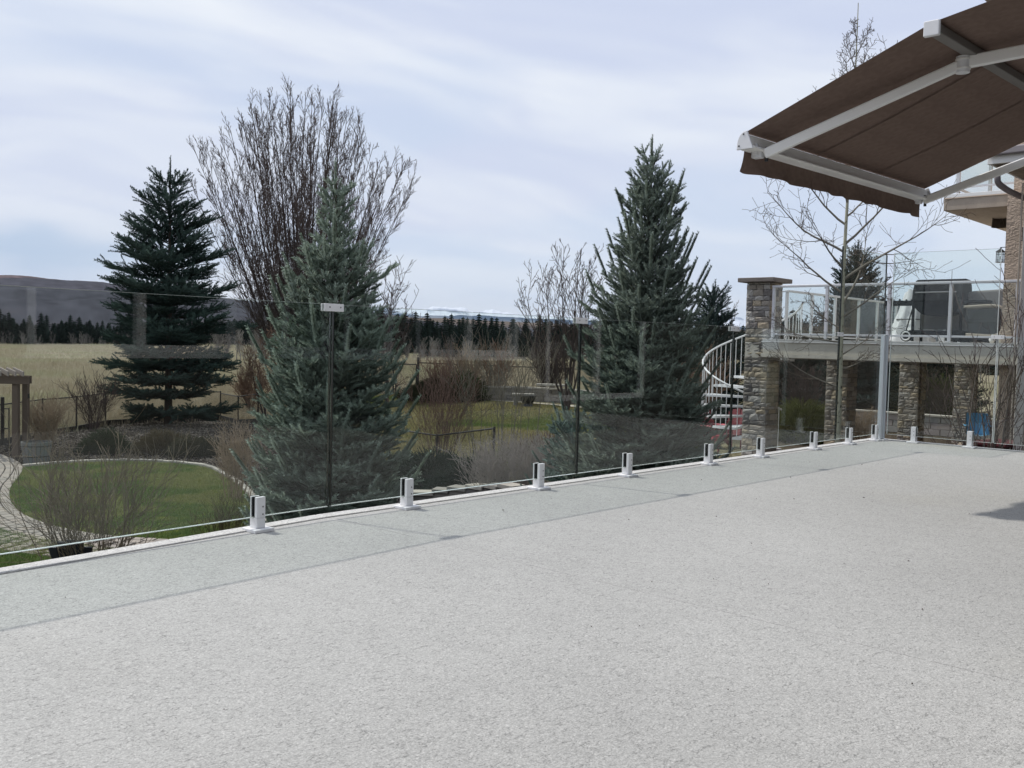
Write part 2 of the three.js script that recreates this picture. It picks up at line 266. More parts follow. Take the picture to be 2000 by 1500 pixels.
ridge('brown_ridge', [[640, 612], [740, 614], [800, 619], [900, 623], [1000, 629], [1100, 633], [1300, 638], [1450, 644], [1600, 655], [1750, 664], [1900, 670]], 2900, 700, (px, t, x, y, z) => { const k = woods(px, t, x, y, z).map((c) => c * 1.25), q = step(0.44, 0.6, fbm(x * 0.003, z * 0.0012 + 4, 4, 30)) * step(0.45, 0.8, t); return k.map((u, i) => lerp(u, [0.145, 0.108, 0.086][i], 0.8 * q)); }, { rough: 4, bump: 16, rows: 24, n: 480, base: -16 });
ridge('blue_foothill', [[600, 612], [760, 613], [820, 617], [900, 616], [980, 618], [1060, 623], [1200, 628], [1330, 632], [1450, 638], [1550, 640], [1650, 646], [1800, 655], [1950, 662]], 6200, 3300, (px, t, x, y, z) => { const s = step(0.55, 0.7, fbm(x * 0.002, y * 0.01, 4, 8)); return [lerp(0.055, 0.30, s * 0.5), lerp(0.085, 0.32, s * 0.5), lerp(0.14, 0.36, s * 0.5)]; }, { rough: 5, rf: 0.05, bump: 40, bf: 0.002, n: 360, base: -20 });
ridge('snowy_mountain_range', [[560, 616], [680, 612], [735, 606], [752, 601], [768, 597], [790, 604], [812, 606], [825, 605], [840, 601], [856, 599], [872, 601], [890, 600], [905, 601], [918, 606], [930, 610], [945, 607], [962, 604], [985, 610], [1005, 613], [1040, 617], [1070, 615], [1110, 619], [1180, 624], [1260, 631], [1340, 634], [1395, 633], [1412, 626], [1425, 621], [1440, 619], [1460, 627], [1500, 630], [1530, 629], [1550, 626], [1568, 624], [1590, 629], [1625, 634], [1645, 638], [1700, 646], [1800, 655]], 11500, 8200,
  (px, t, x, y, z) => { const s = step(0.40, 0.56, fbm(x * 0.0035 + y * 0.004, y * 0.012, 5, 8) + 0.12 * t); return [lerp(0.17, 0.56, s), lerp(0.22, 0.61, s), lerp(0.30, 0.68, s)]; }, { rough: 7, rf: 0.11, bump: 150, bf: 0.0022, rows: 20, n: 760, base: -20 });

// ================================================================ our deck
const U1 = 9.92, V0 = -3.95, VW = 1.0, BEND = 0.055, bend = (u) => Math.max(0, 2.885 - u) * BEND;                    // corner of the deck, line of the glass, wall of the house
{
  const nu = 120, nv = 60, ua = -5, va = -3.985, p = [], c = [], uv = [], idx = [];
  for (let i = 0; i <= nu; i++) for (let j = 0; j <= nv; j++) {
    const u = lerp(ua, U1 - 0.035, i / nu), v = lerp(va + bend(u) * 1.9, VW, j / nv), q = W(u, v, 0); p.push(q.x, 0, q.z); uv.push(u / 0.98, v / 0.98);
    const a = fbm(u * 0.7 + 3, v * 0.9, 4, 70), b = step(0.55, 0.75, fbm(u * 0.45, v * 0.6 + 7, 4, 90)), k = 0.965 + 0.22 * (a - 0.5);
    c.push(k * (1 - 0.01 * b), k * (1 - 0.03 * b), k * (1 - 0.10 * b));
  }
  for (let i = 0; i < nu; i++) for (let j = 0; j < nv; j++) { const a = i * (nv + 1) + j, b = a + nv + 1; idx.push(a, a + 1, b, b, a + 1, b + 1); }
  const g = new THREE.BufferGeometry(); g.setAttribute('position', new THREE.Float32BufferAttribute(p, 3)); g.setAttribute('color', new THREE.Float32BufferAttribute(c, 3)); g.setAttribute('uv', new THREE.Float32BufferAttribute(uv, 2)); g.setIndex(idx); g.computeVertexNormals();
  const deck = structure('deck_surface', g, M.deck);
  const inH = (q) => q.applyMatrix4(new THREE.Matrix4().makeRotationY(TH));
  // edge flashing along both open sides, a few millimetres proud of the membrane, and the fascia below
  part('edge_strip', inH(boxUV(box(U1 + 0.055 - 2.885, 0.03, 0.085, (U1 + 0.055 + 2.885) / 2, -0.008, -4.022, 0.004), 1.3)), M.strip, deck);
  part('edge_strip', inH(boxUV(box(7.8, 0.03, 0.085, -3.902, -0.008, 0, 0.004), 1.3).rotateY(BEND * 1.9).translate(2.885, 0, -4.022)), M.strip, deck);
  part('edge_strip', inH(boxUV(box(0.085, 0.03, VW + 3.975, U1 + 0.0125, -0.0085, (VW - 3.975) / 2, 0.004), 1.3)), M.strip, deck);
  part('fascia', [inH(box(U1 - 2.885, 0.28, 0.04, (U1 + 2.885) / 2, -0.17, -4.02, 0)), inH(box(7.8, 0.28, 0.04, -3.9, -0.17, 0, 0).rotateY(BEND * 1.9).translate(2.885, 0, -4.02)), inH(box(0.04, 0.28, 4.9, U1 + 0.02, -0.17, -1.5, 0))], M.beige, deck);
  part('joists', inH(box(U1 + 4.9, 0.2, 4.3, (U1 - 5.1) / 2, -0.16, -1.35, 0)), M.beige, deck);
  const sg = []; for (const u of [2.93]) sg.push(inH(boxUV(box(0.007, 0.0016, 4.9, u, 0.0004, -1.52, 0.0003), 1.3)));
  part('membrane_seam', sg, M.seam, deck);
  const posts = []; for (const u of [-4.5, -1, 2.5, 6, 9.5]) posts.push(inH(box(0.15, 2.8, 0.15, u, -1.7, -3.5, 0.01)));
  part('support_post', posts, M.beige, deck);
}
// little dark crumbs of dirt and seed husks on the membrane
{
  const r = rnd(77), tb = new TB(); for (let k = 0; k < 70; k++) { const u = lerp(-0.5, 9.5, r()), v = lerp(-3.7, -0.3, r()), s = lerp(0.002, 0.0055, r() * r()), a = r() * 6.3, e = 0.5 + 2.5 * r() * r(); const p = W(u, v, 0.003); tb.tube([V(p.x - Math.cos(a) * s * e, 0.003, p.z - Math.sin(a) * s * e), V(p.x, 0.003 + s * 0.4, p.z), V(p.x + Math.cos(a) * s * e, 0.003, p.z + Math.sin(a) * s * e)], [s * 0.3, s * 0.7, s * 0.2], 5); }
  tag(part(numbered('seed_husks'), tb.geo(), M.barkDark), 'tiny dark seed husks and crumbs scattered over the grey deck', 'debris', null, 'stuff');
}
// ---------------------------------------------------------------- glass railing
const HG = 1.087, HT = 1.91, GB = 0.068, GT = 0.012;
const RAIL = thing('glass_railing', 'frameless glass railing with white clamps along both open sides of the deck', 'railing');
function glassPanel(len, h, pos, turn, edge = M.glassSeam) {
  const e = 0.0016, t = part('glass_panel', new THREE.BoxGeometry(len, h - GB, GT).translate(len / 2, (h + GB) / 2, 0), M.glass, RAIL); t.position.copy(pos); t.rotation.y = turn;
  part('top_edge', box(len, 0.0014, GT + e, len / 2, h + 0.0009, 0, 0), M.glassTop, t); part('bottom_edge', box(len, 0.003, GT + e, len / 2, GB - 0.0016, 0, 0), M.glassEdge, t);
  for (const x of [-0.0026, len + 0.0026]) part('side_edge', box(0.005, h - GB, GT + e, x, (h + GB) / 2, 0, 0), edge, t);
}
const SEAM = [-0.95, 2.885, 4.862, 6.82, 8.775, 9.84], GAP = 0.009, RU = 9.85, RV = [-3.875, -2.855, -0.9];
for (let k = 0; k < 5; k++) glassPanel(SEAM[k + 1] - SEAM[k] - 2 * GAP, k === 4 ? HT : HG, W(SEAM[k] + GAP, V0 + bend(SEAM[k] + GAP)), TH + (k ? 0 : BEND));
glassPanel(RV[1] - RV[0] - GAP, HT + 0.02, W(RU, RV[0]), TH - Math.PI / 2, M.glassEdge);
glassPanel(RV[2] - RV[1] - 2 * GAP, HG, W(RU, RV[1] + GAP), TH - Math.PI / 2, M.glassEdge);
function floorClamp(pos, turn) {
  const s = 0.047, hb = 0.016, t = part('floor_clamp', [box(0.108, hb, 0.108, 0, hb / 2, 0.012, 0.003), box(s, 0.048, 0.058, 0, hb + 0.024, 0.006, 0.003), box(s, 0.1, 0.021, 0, hb + 0.098, 0.0245, 0.003), box(s, 0.1, 0.010, 0, hb + 0.098, -0.018, 0.003)], M.white, RAIL);
  t.position.copy(pos); t.rotation.y = turn;
  part('gasket', [box(s - 0.003, 0.094, 0.0068, 0, hb + 0.098, 0.0102, 0), box(s - 0.003, 0.094, 0.0045, 0, hb + 0.098, -0.0095, 0)], M.rubber, t);
  for (const y of [0.118, 0.082]) part('screw', new THREE.CylinderGeometry(0.0042, 0.0036, 0.003, 10).rotateX(Math.PI / 2).translate(s * 0.17, y, 0.0355), M.screw, t);
}
for (const u of [2.453, 3.396, 4.483, 5.42, 6.49, 7.318, 8.31, 9.075, 9.70]) floorClamp(W(u, V0 + bend(u)), TH + (u < 2.8 ? BEND : 0));
for (const v of [-3.60, -3.06]) floorClamp(W(RU, v), TH - Math.PI / 2);
function topClamp(pos, turn) {
  const t = part('top_clamp', [box(0.118, 0.038, 0.009, 0, 0, 0.0125, 0.002), box(0.118, 0.038, 0.009, 0, 0, -0.0125, 0.002)], M.white, RAIL); t.position.copy(pos); t.rotation.y = turn;
  for (const x of [-0.028, 0.038]) part('screw', new THREE.CylinderGeometry(0.0034, 0.0034, 0.002, 10).rotateX(Math.PI / 2).translate(x, 0.002, 0.0178), M.black, t);
}
for (const u of [2.885, 4.862, 6.82, 8.775]) topClamp(W(u, V0, 1.072), TH);
topClamp(W(RU, RV[1], 1.085), TH - Math.PI / 2);
{
  const t = part('corner_post', [box(0.058, 1.072, 0.058, 0, 0.549, 0, 0.012), box(0.016, 1.07, 0.02, -0.034, 0.549, 0.012, 0.003), box(0.02, 1.07, 0.016, 0.012, 0.549, 0.034, 0.003)], M.alu, RAIL); t.position.copy(W(9.845, V0 + 0.005)); t.rotation.y = TH;
  part('base_plate', box(0.12, 0.012, 0.12, 0, 0.006, 0, 0.003), M.white, t);
  part('post_cap', box(0.062, 0.008, 0.062, 0, 1.09, 0, 0.003), M.alu, t);
}
// ================================================================ awning
{
  const t = thing('retractable_awning', 'dark brown retractable awning with pale grey arms overhead at right', 'awning', W(0, 0), TH);
  const L0 = 5.44, L1 = 8.2, vf = (u) => lerp(-3.13, -3.0, (u - L0) / (L1 - L0));
  // height of the cloth over the line of the front bar
  const prof = [[0, 2.285], [1.14, 2.742], [1.5, 2.805], [3.9, 3.19]];
  const hAt = (s) => { let k = 0; while (k < prof.length - 2 && s > prof[k + 1][0]) k++; return lerp(prof[k][1], prof[k + 1][1], (s - prof[k][0]) / (prof[k + 1][0] - prof[k][0])); };
  const nu = 46, ns = 60, p = [], uv = [], idx = [];
  for (let i = 0; i <= nu; i++) for (let j = 0; j <= ns; j++) { const u = lerp(L0 + 0.005, L1 - 0.01, i / nu), s = 3.9 * j / ns, sag = 0.018 * Math.sin(Math.PI * i / nu) * Math.sin(Math.PI * clamp(s / 1.14)) + 0.03 * Math.sin(Math.PI * i / nu) * Math.sin(Math.PI * clamp((s - 1.14) / 2.76)); p.push(u, hAt(s) - sag, vf(u) + s); uv.push(u * 5, s * 5); }
  for (let i = 0; i < nu; i++) for (let j = 0; j < ns; j++) { const a = i * (ns + 1) + j, b = a + ns + 1; idx.push(a, a + 1, b, b, a + 1, b + 1); }
  const g = new THREE.BufferGeometry(); g.setAttribute('position', new THREE.Float32BufferAttribute(p, 3)); g.setAttribute('uv', new THREE.Float32BufferAttribute(uv, 2)); g.setIndex(idx); g.computeVertexNormals();
  const cloth = part('canopy', g, M.canvas, t);
  for (const u of [L0 + 0.92, L0 + 1.84]) { const q = new TB(); for (let j = 0; j < 39; j++) { const s = j * 0.1, h = (x) => hAt(x) - 0.012 - 0.02 * Math.sin(Math.PI * clamp(x / 1.14)) - 0.03 * Math.sin(Math.PI * clamp((x - 1.14) / 2.76)); q.quad([u - 0.008, h(s), vf(u) + s], [u + 0.008, h(s), vf(u) + s], [u + 0.008, h(s + 0.1), vf(u) + s + 0.1], [u - 0.008, h(s + 0.1), vf(u) + s + 0.1]); } part('cloth_seam', q.geo(), M.canvas, cloth); }
  // front bar: rounded profile with a lip, end caps
  const fb = (h, w, y, z) => beam(V(L0, y, vf(L0) + z), V(L1, y, vf(L1) + z), w, h, 0.012);
  part('front_bar', [fb(0.085, 0.055, 2.235, 0), fb(0.018, 0.09, 2.19, 0.03), fb(0.03, 0.03, 2.19, -0.01)], M.greyAlu, t);
  const capShape = new THREE.Shape(); capShape.moveTo(0.035, -0.055); capShape.quadraticCurveTo(0.035, 0.05, -0.03, 0.055); capShape.lineTo(-0.06, -0.02); capShape.lineTo(-0.075, -0.055); capShape.closePath();
  for (const u of [L0 - 0.012, L1 + 0.002]) { const c = part('end_cap', new THREE.ExtrudeGeometry(capShape, { depth: 0.012, bevelEnabled: true, bevelSize: 0.002, bevelThickness: 0.002, bevelSegments: 1 }).rotateY(Math.PI / 2).translate(u - 0.006, 2.235, vf(u)), M.whiteMetal, t); for (const [y, z] of [[2.272, 0.01], [2.2, -0.02]]) part('screw', box(0.004, 0.01, 0.01, u - 0.009, y, vf(u) + z, 0.001), M.black, c); }
  // valance: soft hanging strip with a scalloped wave
  const vp = [], vuv = [], vi = [], n = 120, m = 6;
  for (let i = 0; i <= n; i++) for (let j = 0; j <= m; j++) { const a = i / n, d = j / m, u = lerp(L0 + 0.03, L1 - 0.05, a), drop = 0.135 + 0.004 * Math.sin(a * 31 + 1) + 0.002 * Math.sin(a * 73); vp.push(u - (a < 0.06 ? 0.035 * d * d * (1 - a / 0.06) : 0), 2.182 - drop * d, vf(u) - 0.012 - 0.014 * d * Math.sin(a * 26 + 0.6) - 0.012 * d * d * Math.sin(a * 61)); vuv.push(u * 5, d * 0.7); }
  for (let i = 0; i < n; i++) for (let j = 0; j < m; j++) { const a = i * (m + 1) + j, b = a + m + 1; vi.push(a, b, a + 1, b, b + 1, a + 1); }
  const vg = new THREE.BufferGeometry(); vg.setAttribute('position', new THREE.Float32BufferAttribute(vp, 3)); vg.setAttribute('uv', new THREE.Float32BufferAttribute(vuv, 2)); vg.setIndex(vi); vg.computeVertexNormals();
  const val = part('valance', vg, M.canvas, t);
  for (const u of [L0 + 0.92, L0 + 1.84]) part('cloth_seam', box(0.012, 0.135, 0.004, u, 2.112, vf(u) - 0.016 - 0.012 * Math.sin((u - L0) / 2.7 * 26 + 0.6) * 0.5, 0), M.canvas, val);
  // cross bar with white end
  const cb = 1.14, ch = hAt(cb) - 0.032;
  part('cross_bar', beam(V(L0 + 0.02, ch, vf(L0) + cb), V(L1 - 0.03, ch, vf(L1) + cb), 0.07, 0.05, 0.006), mat([0.16, 0.15, 0.14], 0.5), t);
  part('cross_bar_end', box(0.03, 0.085, 0.085, L0 + 0.0, ch - 0.004, vf(L0) + cb, 0.006), M.whiteMetal, t);
  part('hanger', beam(V(6.02, ch - 0.02, -1.97), V(6.03, 2.66, -1.985), 0.02, 0.02), M.whiteMetal, t);
  // folding arms: forearm from the front bar to the elbow, upper arm on to the wall
  const arm = (a, e, w) => { const o = part('arm', [beam(a, e, 0.042, 0.064, 0.01), beam(e.clone().lerp(a, -0.02), w, 0.042, 0.074, 0.01)], M.greyAlu, t); part('elbow', cyl(0.04, 0.04, 0.095, e.x, e.y - 0.005, e.z, 18), M.whiteMetal, o); part('elbow_rib', cyl(0.0435, 0.0435, 0.01, e.x, e.y + 0.024, e.z, 18), M.greyAlu, o); part('elbow_rib', cyl(0.0435, 0.0435, 0.01, e.x, e.y - 0.03, e.z, 18), M.greyAlu, o); part('shoulder', [box(0.06, 0.07, 0.07, a.x, a.y + 0.012, a.z - 0.045, 0.01), cyl(0.022, 0.022, 0.07, a.x - 0.03, a.y + 0.03, a.z - 0.05, 10)], M.whiteMetal, o); part('pin', cyl(0.012, 0.012, 0.09, a.x + 0.01, a.y, a.z + 0.012, 10), M.black, o); };
  arm(V(5.58, 2.165, -3.06), V(6.0, 2.643, -2.005), V(6.9, 2.98, 0.6));
  arm(V(8.08, 2.172, -2.965), V(8.42, 2.56, -2.02), V(7.6, 2.9, 0.6));
  part('cassette', box(3.0, 0.16, 0.2, 6.85, 3.2, 0.86, 0.04), M.whiteMetal, t);
}
// ================================================================ our own house behind the camera (seen only as reflections in the glass)
{
  const t = thing('tan_stucco_house', 'tan stucco house behind the deck with white framed windows', 'house', W(0, 0), TH);
  const win = [[-3.2, -0.9, 0.72, 2.45], [3.79, 6.03, 0.72, 2.45], [6.66, 7.385, 0.72, 2.45], [7.75, 9.6, 0.72, 2.45], [10.2, 12.6, 0.08, 2.45], [0.6, 2.6, 0.05, 2.2]];
  const sh = new THREE.Shape(); sh.moveTo(-7, -2.8); sh.lineTo(16.4, -2.8); sh.lineTo(16.4, 3.5); sh.lineTo(-7, 3.5); sh.closePath();
  for (const [a, b, y0, y1] of win) { const h = new THREE.Path(); h.moveTo(a, y0); h.lineTo(b, y0); h.lineTo(b, y1); h.lineTo(a, y1); h.closePath(); sh.holes.push(h); }
  part('wall', boxUV(new THREE.ExtrudeGeometry(sh, { depth: 0.25, bevelEnabled: false }).translate(0, 0, VW), 1.2), M.ownStucco, t);
  part('rear_wall', [box(23.4, 6.3, 0.2, 4.7, 0.35, 8, 0), box(0.2, 6.3, 6.8, -6.9, 0.35, 4.6, 0), box(0.2, 6.3, 6.8, 16.3, 0.35, 4.6, 0)], M.stucco, t);
  for (const [a, b, y0, y1] of win) {
    const w = part('window', box(b - a, y1 - y0, 0.01, (a + b) / 2, (y0 + y1) / 2, VW + 0.14, 0), M.windowGlass, t), f = 0.08, z = VW + 0.03, fr = [box(b - a, f, 0.08, (a + b) / 2, y0 + f / 2, z), box(b - a, f, 0.08, (a + b) / 2, y1 - f / 2, z), box(f, y1 - y0 - 2 * f, 0.08, a + f / 2, (y0 + y1) / 2, z), box(f, y1 - y0 - 2 * f, 0.08, b - f / 2, (y0 + y1) / 2, z)];
    if (a > 3 && a < 4) fr.push(box(0.1, y1 - y0 - 2 * f, 0.08, 4.907, (y0 + y1) / 2, z)); else if (b - a > 1) fr.push(box(f, y1 - y0 - 2 * f, 0.08, (a + b) / 2, (y0 + y1) / 2, z));
    part('frame', fr, M.white, w); if (y0 > 0.5) part('sill', box(b - a + 0.16, 0.05, 0.14, (a + b) / 2, y0 - 0.027, VW - 0.03), M.white, w);
  }
  part('roof', [box(23.6, 0.2, 8, 4.2, 3.61, 4.7, 0), box(23.6, 0.14, 0.12, 4.2, 3.6, 0.64, 0.02)], M.soffit, t);
}
// ================================================================ stone columns
const stoneGeos = []; { const r = rnd(5); for (let k = 0; k < 7; k++) { const nx = 4, ny = 3, p = [], idx = [], P = (i, j) => i * (ny + 1) + j; for (let i = 0; i <= nx; i++) for (let j = 0; j <= ny; j++) { const ed = (i === 0 || i === nx || j === 0 || j === ny); const jx = (i === 0 || i === nx) ? 0.06 * (r() - 0.5) : 0.1 * (r() - 0.5), jy = (j === 0 || j === ny) ? 0.12 * (r() - 0.5) : 0.1 * (r() - 0.5); p.push(i / nx - 0.5 + jx, j / ny - 0.5 + jy, ed ? 0.5 + 0.3 * (r() - 0.5) : 0.55 + 0.62 * r()); }
  for (let i = 0; i < nx; i++) for (let j = 0; j < ny; j++) idx.push(P(i, j), P(i + 1, j), P(i + 1, j + 1), P(i, j), P(i + 1, j + 1), P(i, j + 1));
  const rim = []; for (let i = 0; i <= nx; i++) rim.push(P(i, 0)); for (let j = 1; j <= ny; j++) rim.push(P(nx, j)); for (let i = nx - 1; i >= 0; i--) rim.push(P(i, ny)); for (let j = ny - 1; j > 0; j--) rim.push(P(0, j));
  const b0 = p.length / 3; for (const q of rim) p.push(p[q * 3], p[q * 3 + 1], -0.6); for (let q = 0; q < rim.length; q++) { const q1 = (q + 1) % rim.length; idx.push(rim[q1], rim[q], b0 + q, rim[q1], b0 + q, b0 + q1); }
  const g = new THREE.BufferGeometry(); g.setAttribute('position', new THREE.Float32BufferAttribute(p, 3)); const uvs = []; for (let q = 0; q < p.length / 3; q++) uvs.push(p[q * 3] * 0.7 + k * 0.13, p[q * 3 + 1] * 0.35); g.setAttribute('uv', new THREE.Float32BufferAttribute(uvs, 2)); g.setIndex(idx); const q2 = g.toNonIndexed(); q2.computeVertexNormals(); stoneGeos.push(q2); } }
function stoneColumn(label, u, v, y0, y1, w, seed, cap) {
  const t = thing('stone_column', label, 'stone column', W(u, v, 0), TH, null), r = rnd(seed);
  part('core', box(w - 0.05, y1 - y0, w - 0.05, 0, (y0 + y1) / 2, 0, 0), M.stoneBase, t);
  let y = y0, row = 0;
  while (y < y1 - 0.03) {
    const h = Math.min(lerp(0.055, 0.135, r()), y1 - y);
    for (let f = 0; f < 3; f++) {                           // faces towards -u, +v, -v
      let a = -w / 2; const shift = row % 2 ? 0.35 : 0.65;
      while (a < w / 2 - 0.02) {
        let L = lerp(0.13, 0.32, r()); if (a === -w / 2) L *= shift + 0.3; if (w / 2 - a - L < 0.09) L = w / 2 - a;
        const s = new THREE.Mesh(stoneGeos[Math.floor(r() * 7)], M.stone[Math.floor(r() * 7)]); s.name = 'stone'; s.scale.set(L - 0.01, h - 0.009, 0.028); const c = a + L / 2;
        if (f === 0) { s.position.set(-w / 2 + 0.008, y + h / 2, c); s.rotation.y = -Math.PI / 2; } else if (f === 1) s.position.set(c, y + h / 2, w / 2 - 0.008); else { s.position.set(c, y + h / 2, -w / 2 + 0.008); s.rotation.y = Math.PI; }
        t.add(s); a += L;
      }
    }
    y += h; row++;
  }
  if (cap) part('cap', [box(w + 0.28, 0.085, w + 0.28, 0, y1 + 0.043, 0, 0.012)], M.cap, t);
  return t;
}
stoneColumn('tall brown ledgestone column with flat cap at the balcony corner', 17.24, -9.33, -1.75, 2.21, 0.5, 11, true);
stoneColumn('dim stone pillar under the balcony, behind the aspen trunk', 20.95, -9.33, -1.75, 0.72, 0.5, 12);
stoneColumn('stone pillar under the balcony just right of the grey corner post', 25.25, -9.33, -1.75, 0.72, 0.5, 13);
stoneColumn('stone pillar under the balcony beside the blue chair', 29.4, -9.33, -1.75, 0.72, 0.5, 14);
// ================================================================ balcony wing
const BU = 16.98;
{
  const t = thing('balcony', 'beige fascia balcony with glass railing beside the stone column', 'balcony', W(0, 0), TH);
  const vL = -9.17, vR = -3.2, uE = 32;
  part('floor', box(uE - BU, 0.2, vR + 9.6, (uE + BU) / 2 + 0.05, 0.965, (vR - 9.6) / 2, 0), M.beige, t);
  part('drip_edge', [box(0.03, 0.012, vR - vL + 0.04, BU - 0.045, 1.047, (vL + vR) / 2, 0.002)], M.white, t);
  part('floor_edge', box(0.06, 0.045, vR - vL, BU - 0.02, 1.078, (vL + vR) / 2, 0.004), mat([0.42, 0.42, 0.41], 0.6), t);
  part('fascia', boxUV(box(0.06, 0.215, vR - vL, BU - 0.005, 0.932, (vL + vR) / 2, 0.004)), M.beige, t);
  part('lower_fascia', boxUV(box(0.08, 0.075, vR - vL + 0.03, BU - 0.012, 0.784, (vL + vR) / 2 - 0.015, 0.004)), M.beige, t);
  part('beam', [box(0.3, 0.26, vR - vL, BU + 0.19, 0.86, (vL + vR) / 2, 0), box(uE - BU, 0.26, 0.3, (uE + BU) / 2, 0.86, -9.42, 0)], M.beige, t);
  part('soffit', box(uE - BU - 0.4, 0.02, vR + 9.3, (uE + BU) / 2 + 0.2, 0.85, (vR - 9.3) / 2, 0), M.soffit, t);
  const y0 = 1.105, y1 = 2.14;
  const rail = (pts, ax) => {                              // posts, rails and panes along u or v
    const o = ax === 'v' ? (s, y, a, b, c, r) => box(a, b, c, BU + 0.03, y, s, r) : (s, y, a, b, c, r) => box(c, b, a, s, y, -9.42, r);
    for (const s of pts) { part('railing_post', o(s, (y0 + y1) / 2, 0.055, y1 - y0 - 0.04, 0.055, 0.006), M.railAlu, t); part('post_foot', o(s, y0 + 0.006, 0.09, 0.012, 0.09, 0.003), M.railAlu, t); }
    const a = pts[0], b = pts[pts.length - 1];
    part('top_rail', o((a + b) / 2, y1 - 0.02, 0.07, 0.045, b - a + 0.07, 0.01), M.railAlu, t);
    for (let k = 0; k + 1 < pts.length; k++) { const m = (pts[k] + pts[k + 1]) / 2, L = pts[k + 1] - pts[k] - 0.056; part('bottom_rail', o(m, y0 + 0.095, 0.04, 0.035, L, 0.004), M.railAlu, t); part('glass_pane', o(m, (y0 + y1) / 2 + 0.045, 0.006, y1 - y0 - 0.165, L + 0.01, 0), M.clearGlass, t); }
  };
  rail([-9.0, -7.92, -6.755, -5.705, -4.66, -3.6], 'v');
  rail([18.36, 19.5, 20.65, 21.93, 23.0, 24.17, 25.3, 26.5, 27.7, 28.9], 'u');
}
{
  // wing of the house with rough stucco front
  const t = thing('neighbour_house_wing', 'tan rough stucco house wing at the right edge behind the balcony', 'house', W(0, 0), TH);
  part('wall', [boxUV(box(0.3, 5.3, 6, 17.35, 0.95, -1.94, 0), 1.1), boxUV(box(15, 8, 0.3, 24.9, 2.3, -4.76, 0), 1.1)], M.stucco, t);
  part('lower_wall', [box(0.2, 2.5, 2.5, 17.1, -0.45, -3.5, 0)], mat([0.09, 0.07, 0.06], 0.95), t);
  // low roof eave with gutter
  const ro = part('roof', [box(3.0, 0.06, 3.4, 16.2, 3.66, -2.75, 0)], M.soffit, t);
  const bs = []; for (let k = 0; k < 12; k++) bs.push(box(0.2, 0.012, 3.3, 14.85 + k * 0.22, 3.622, -2.75, 0.002)); bs.forEach((g) => part('soffit_board', g, M.soffit, ro));
  part('fascia', [box(0.05, 0.22, 3.5, 14.68, 3.74, -2.75, 0.004), box(3.0, 0.22, 0.05, 16.2, 3.74, -4.46, 0.004)], M.greyAlu, ro);
  part('gutter', box(0.1, 0.11, 3.5, 14.6, 3.79, -2.75, 0.02), mat([0.30, 0.27, 0.28], 0.5), ro);
  const pts = new THREE.CatmullRomCurve3([V(15.0, 3.56, -4.46), V(15.02, 3.44, -4.46), V(15.25, 3.36, -4.42), V(16.1, 3.24, -4.22), V(17.05, 3.1, -3.96), V(17.12, 2.9, -3.94)]);
  part('downpipe', new THREE.TubeGeometry(pts, 40, 0.045, 10), mat([0.27, 0.24, 0.255], 0.45), t);
  // upper balcony over the wall
  const ub = part('upper_balcony', [box(14, 0.24, 3.4, 24.6, 3.545, -4.36, 0)], M.soffit, t);
  part('fascia', [boxUV(box(0.05, 0.2, 3.42, 17.575, 3.53, -4.355, 0.004)), boxUV(box(14, 0.2, 0.05, 24.575, 3.53, -6.065, 0.004))], M.soffit, ub);
  part('drip_edge', box(0.03, 0.015, 3.44, 17.545, 3.636, -4.36, 0.002), mat([0.75, 0.62, 0.5], 0.5), ub);
  part('floor_edge', box(0.08, 0.06, 3.44, 17.57, 3.675, -4.36, 0.004), M.greyAlu, ub);
  for (const [a, b] of [[17.7, -5.9], [17.7, -4.6], [19.6, -5.95], [21.5, -5.95]]) part('railing_post', box(0.06, 1.0, 0.06, a, 4.2, b, 0.006), M.railAlu, ub);
  part('top_rail', [box(0.06, 0.05, 3.0, 17.7, 4.72, -4.45, 0.008), box(6, 0.05, 0.06, 20.7, 4.72, -5.95, 0.008)], M.railAlu, ub);
  part('bottom_rail', [box(0.04, 0.03, 2.9, 17.7, 3.84, -4.45, 0), box(6, 0.03, 0.04, 20.7, 3.84, -5.95, 0)], M.railAlu, ub);
  part('glass_pane', [new THREE.BoxGeometry(0.008, 0.82, 2.8).translate(17.7, 4.27, -4.45), new THREE.BoxGeometry(6, 0.82, 0.008).translate(20.7, 4.27, -5.95)], M.clearGlass, ub);
  part('dark_window', box(0.05, 0.3, 0.5, 17.18, 3.02, -4.2, 0), M.windowGlass, t);
}
{
  const t = thing('corner_trim_post', 'pale grey beige vertical trim post at the right photo edge', 'post', W(15.2, -4.075, 0), TH);
  part('post', boxUV(box(0.13, 6.2, 0.13, 0, 0.3, 0.02, 0.01)), mat([0.52, 0.485, 0.45], 0.7), t);
  part('edge_bead', box(0.03, 6.2, 0.02, -0.09, 0.3, -0.07, 0.004), M.soffit, t);
}
{
  // a corner of roof eave peeping over the awning at the very top
  const p = at(1975, -10, 12), t = thing('roof_corner', 'small brown roof corner above the awning at the top edge', 'roof', p, TH);
  part('soffit', box(1.2, 0.05, 1.4, 0.35, 0.0, 0.42, 0), M.soffit, t); part('gutter', [box(1.25, 0.13, 0.06, 0.35, 0.1, -0.3, 0.02), box(0.06, 0.13, 1.4, -0.28, 0.1, 0.42, 0.02)], M.soffit, t);
}
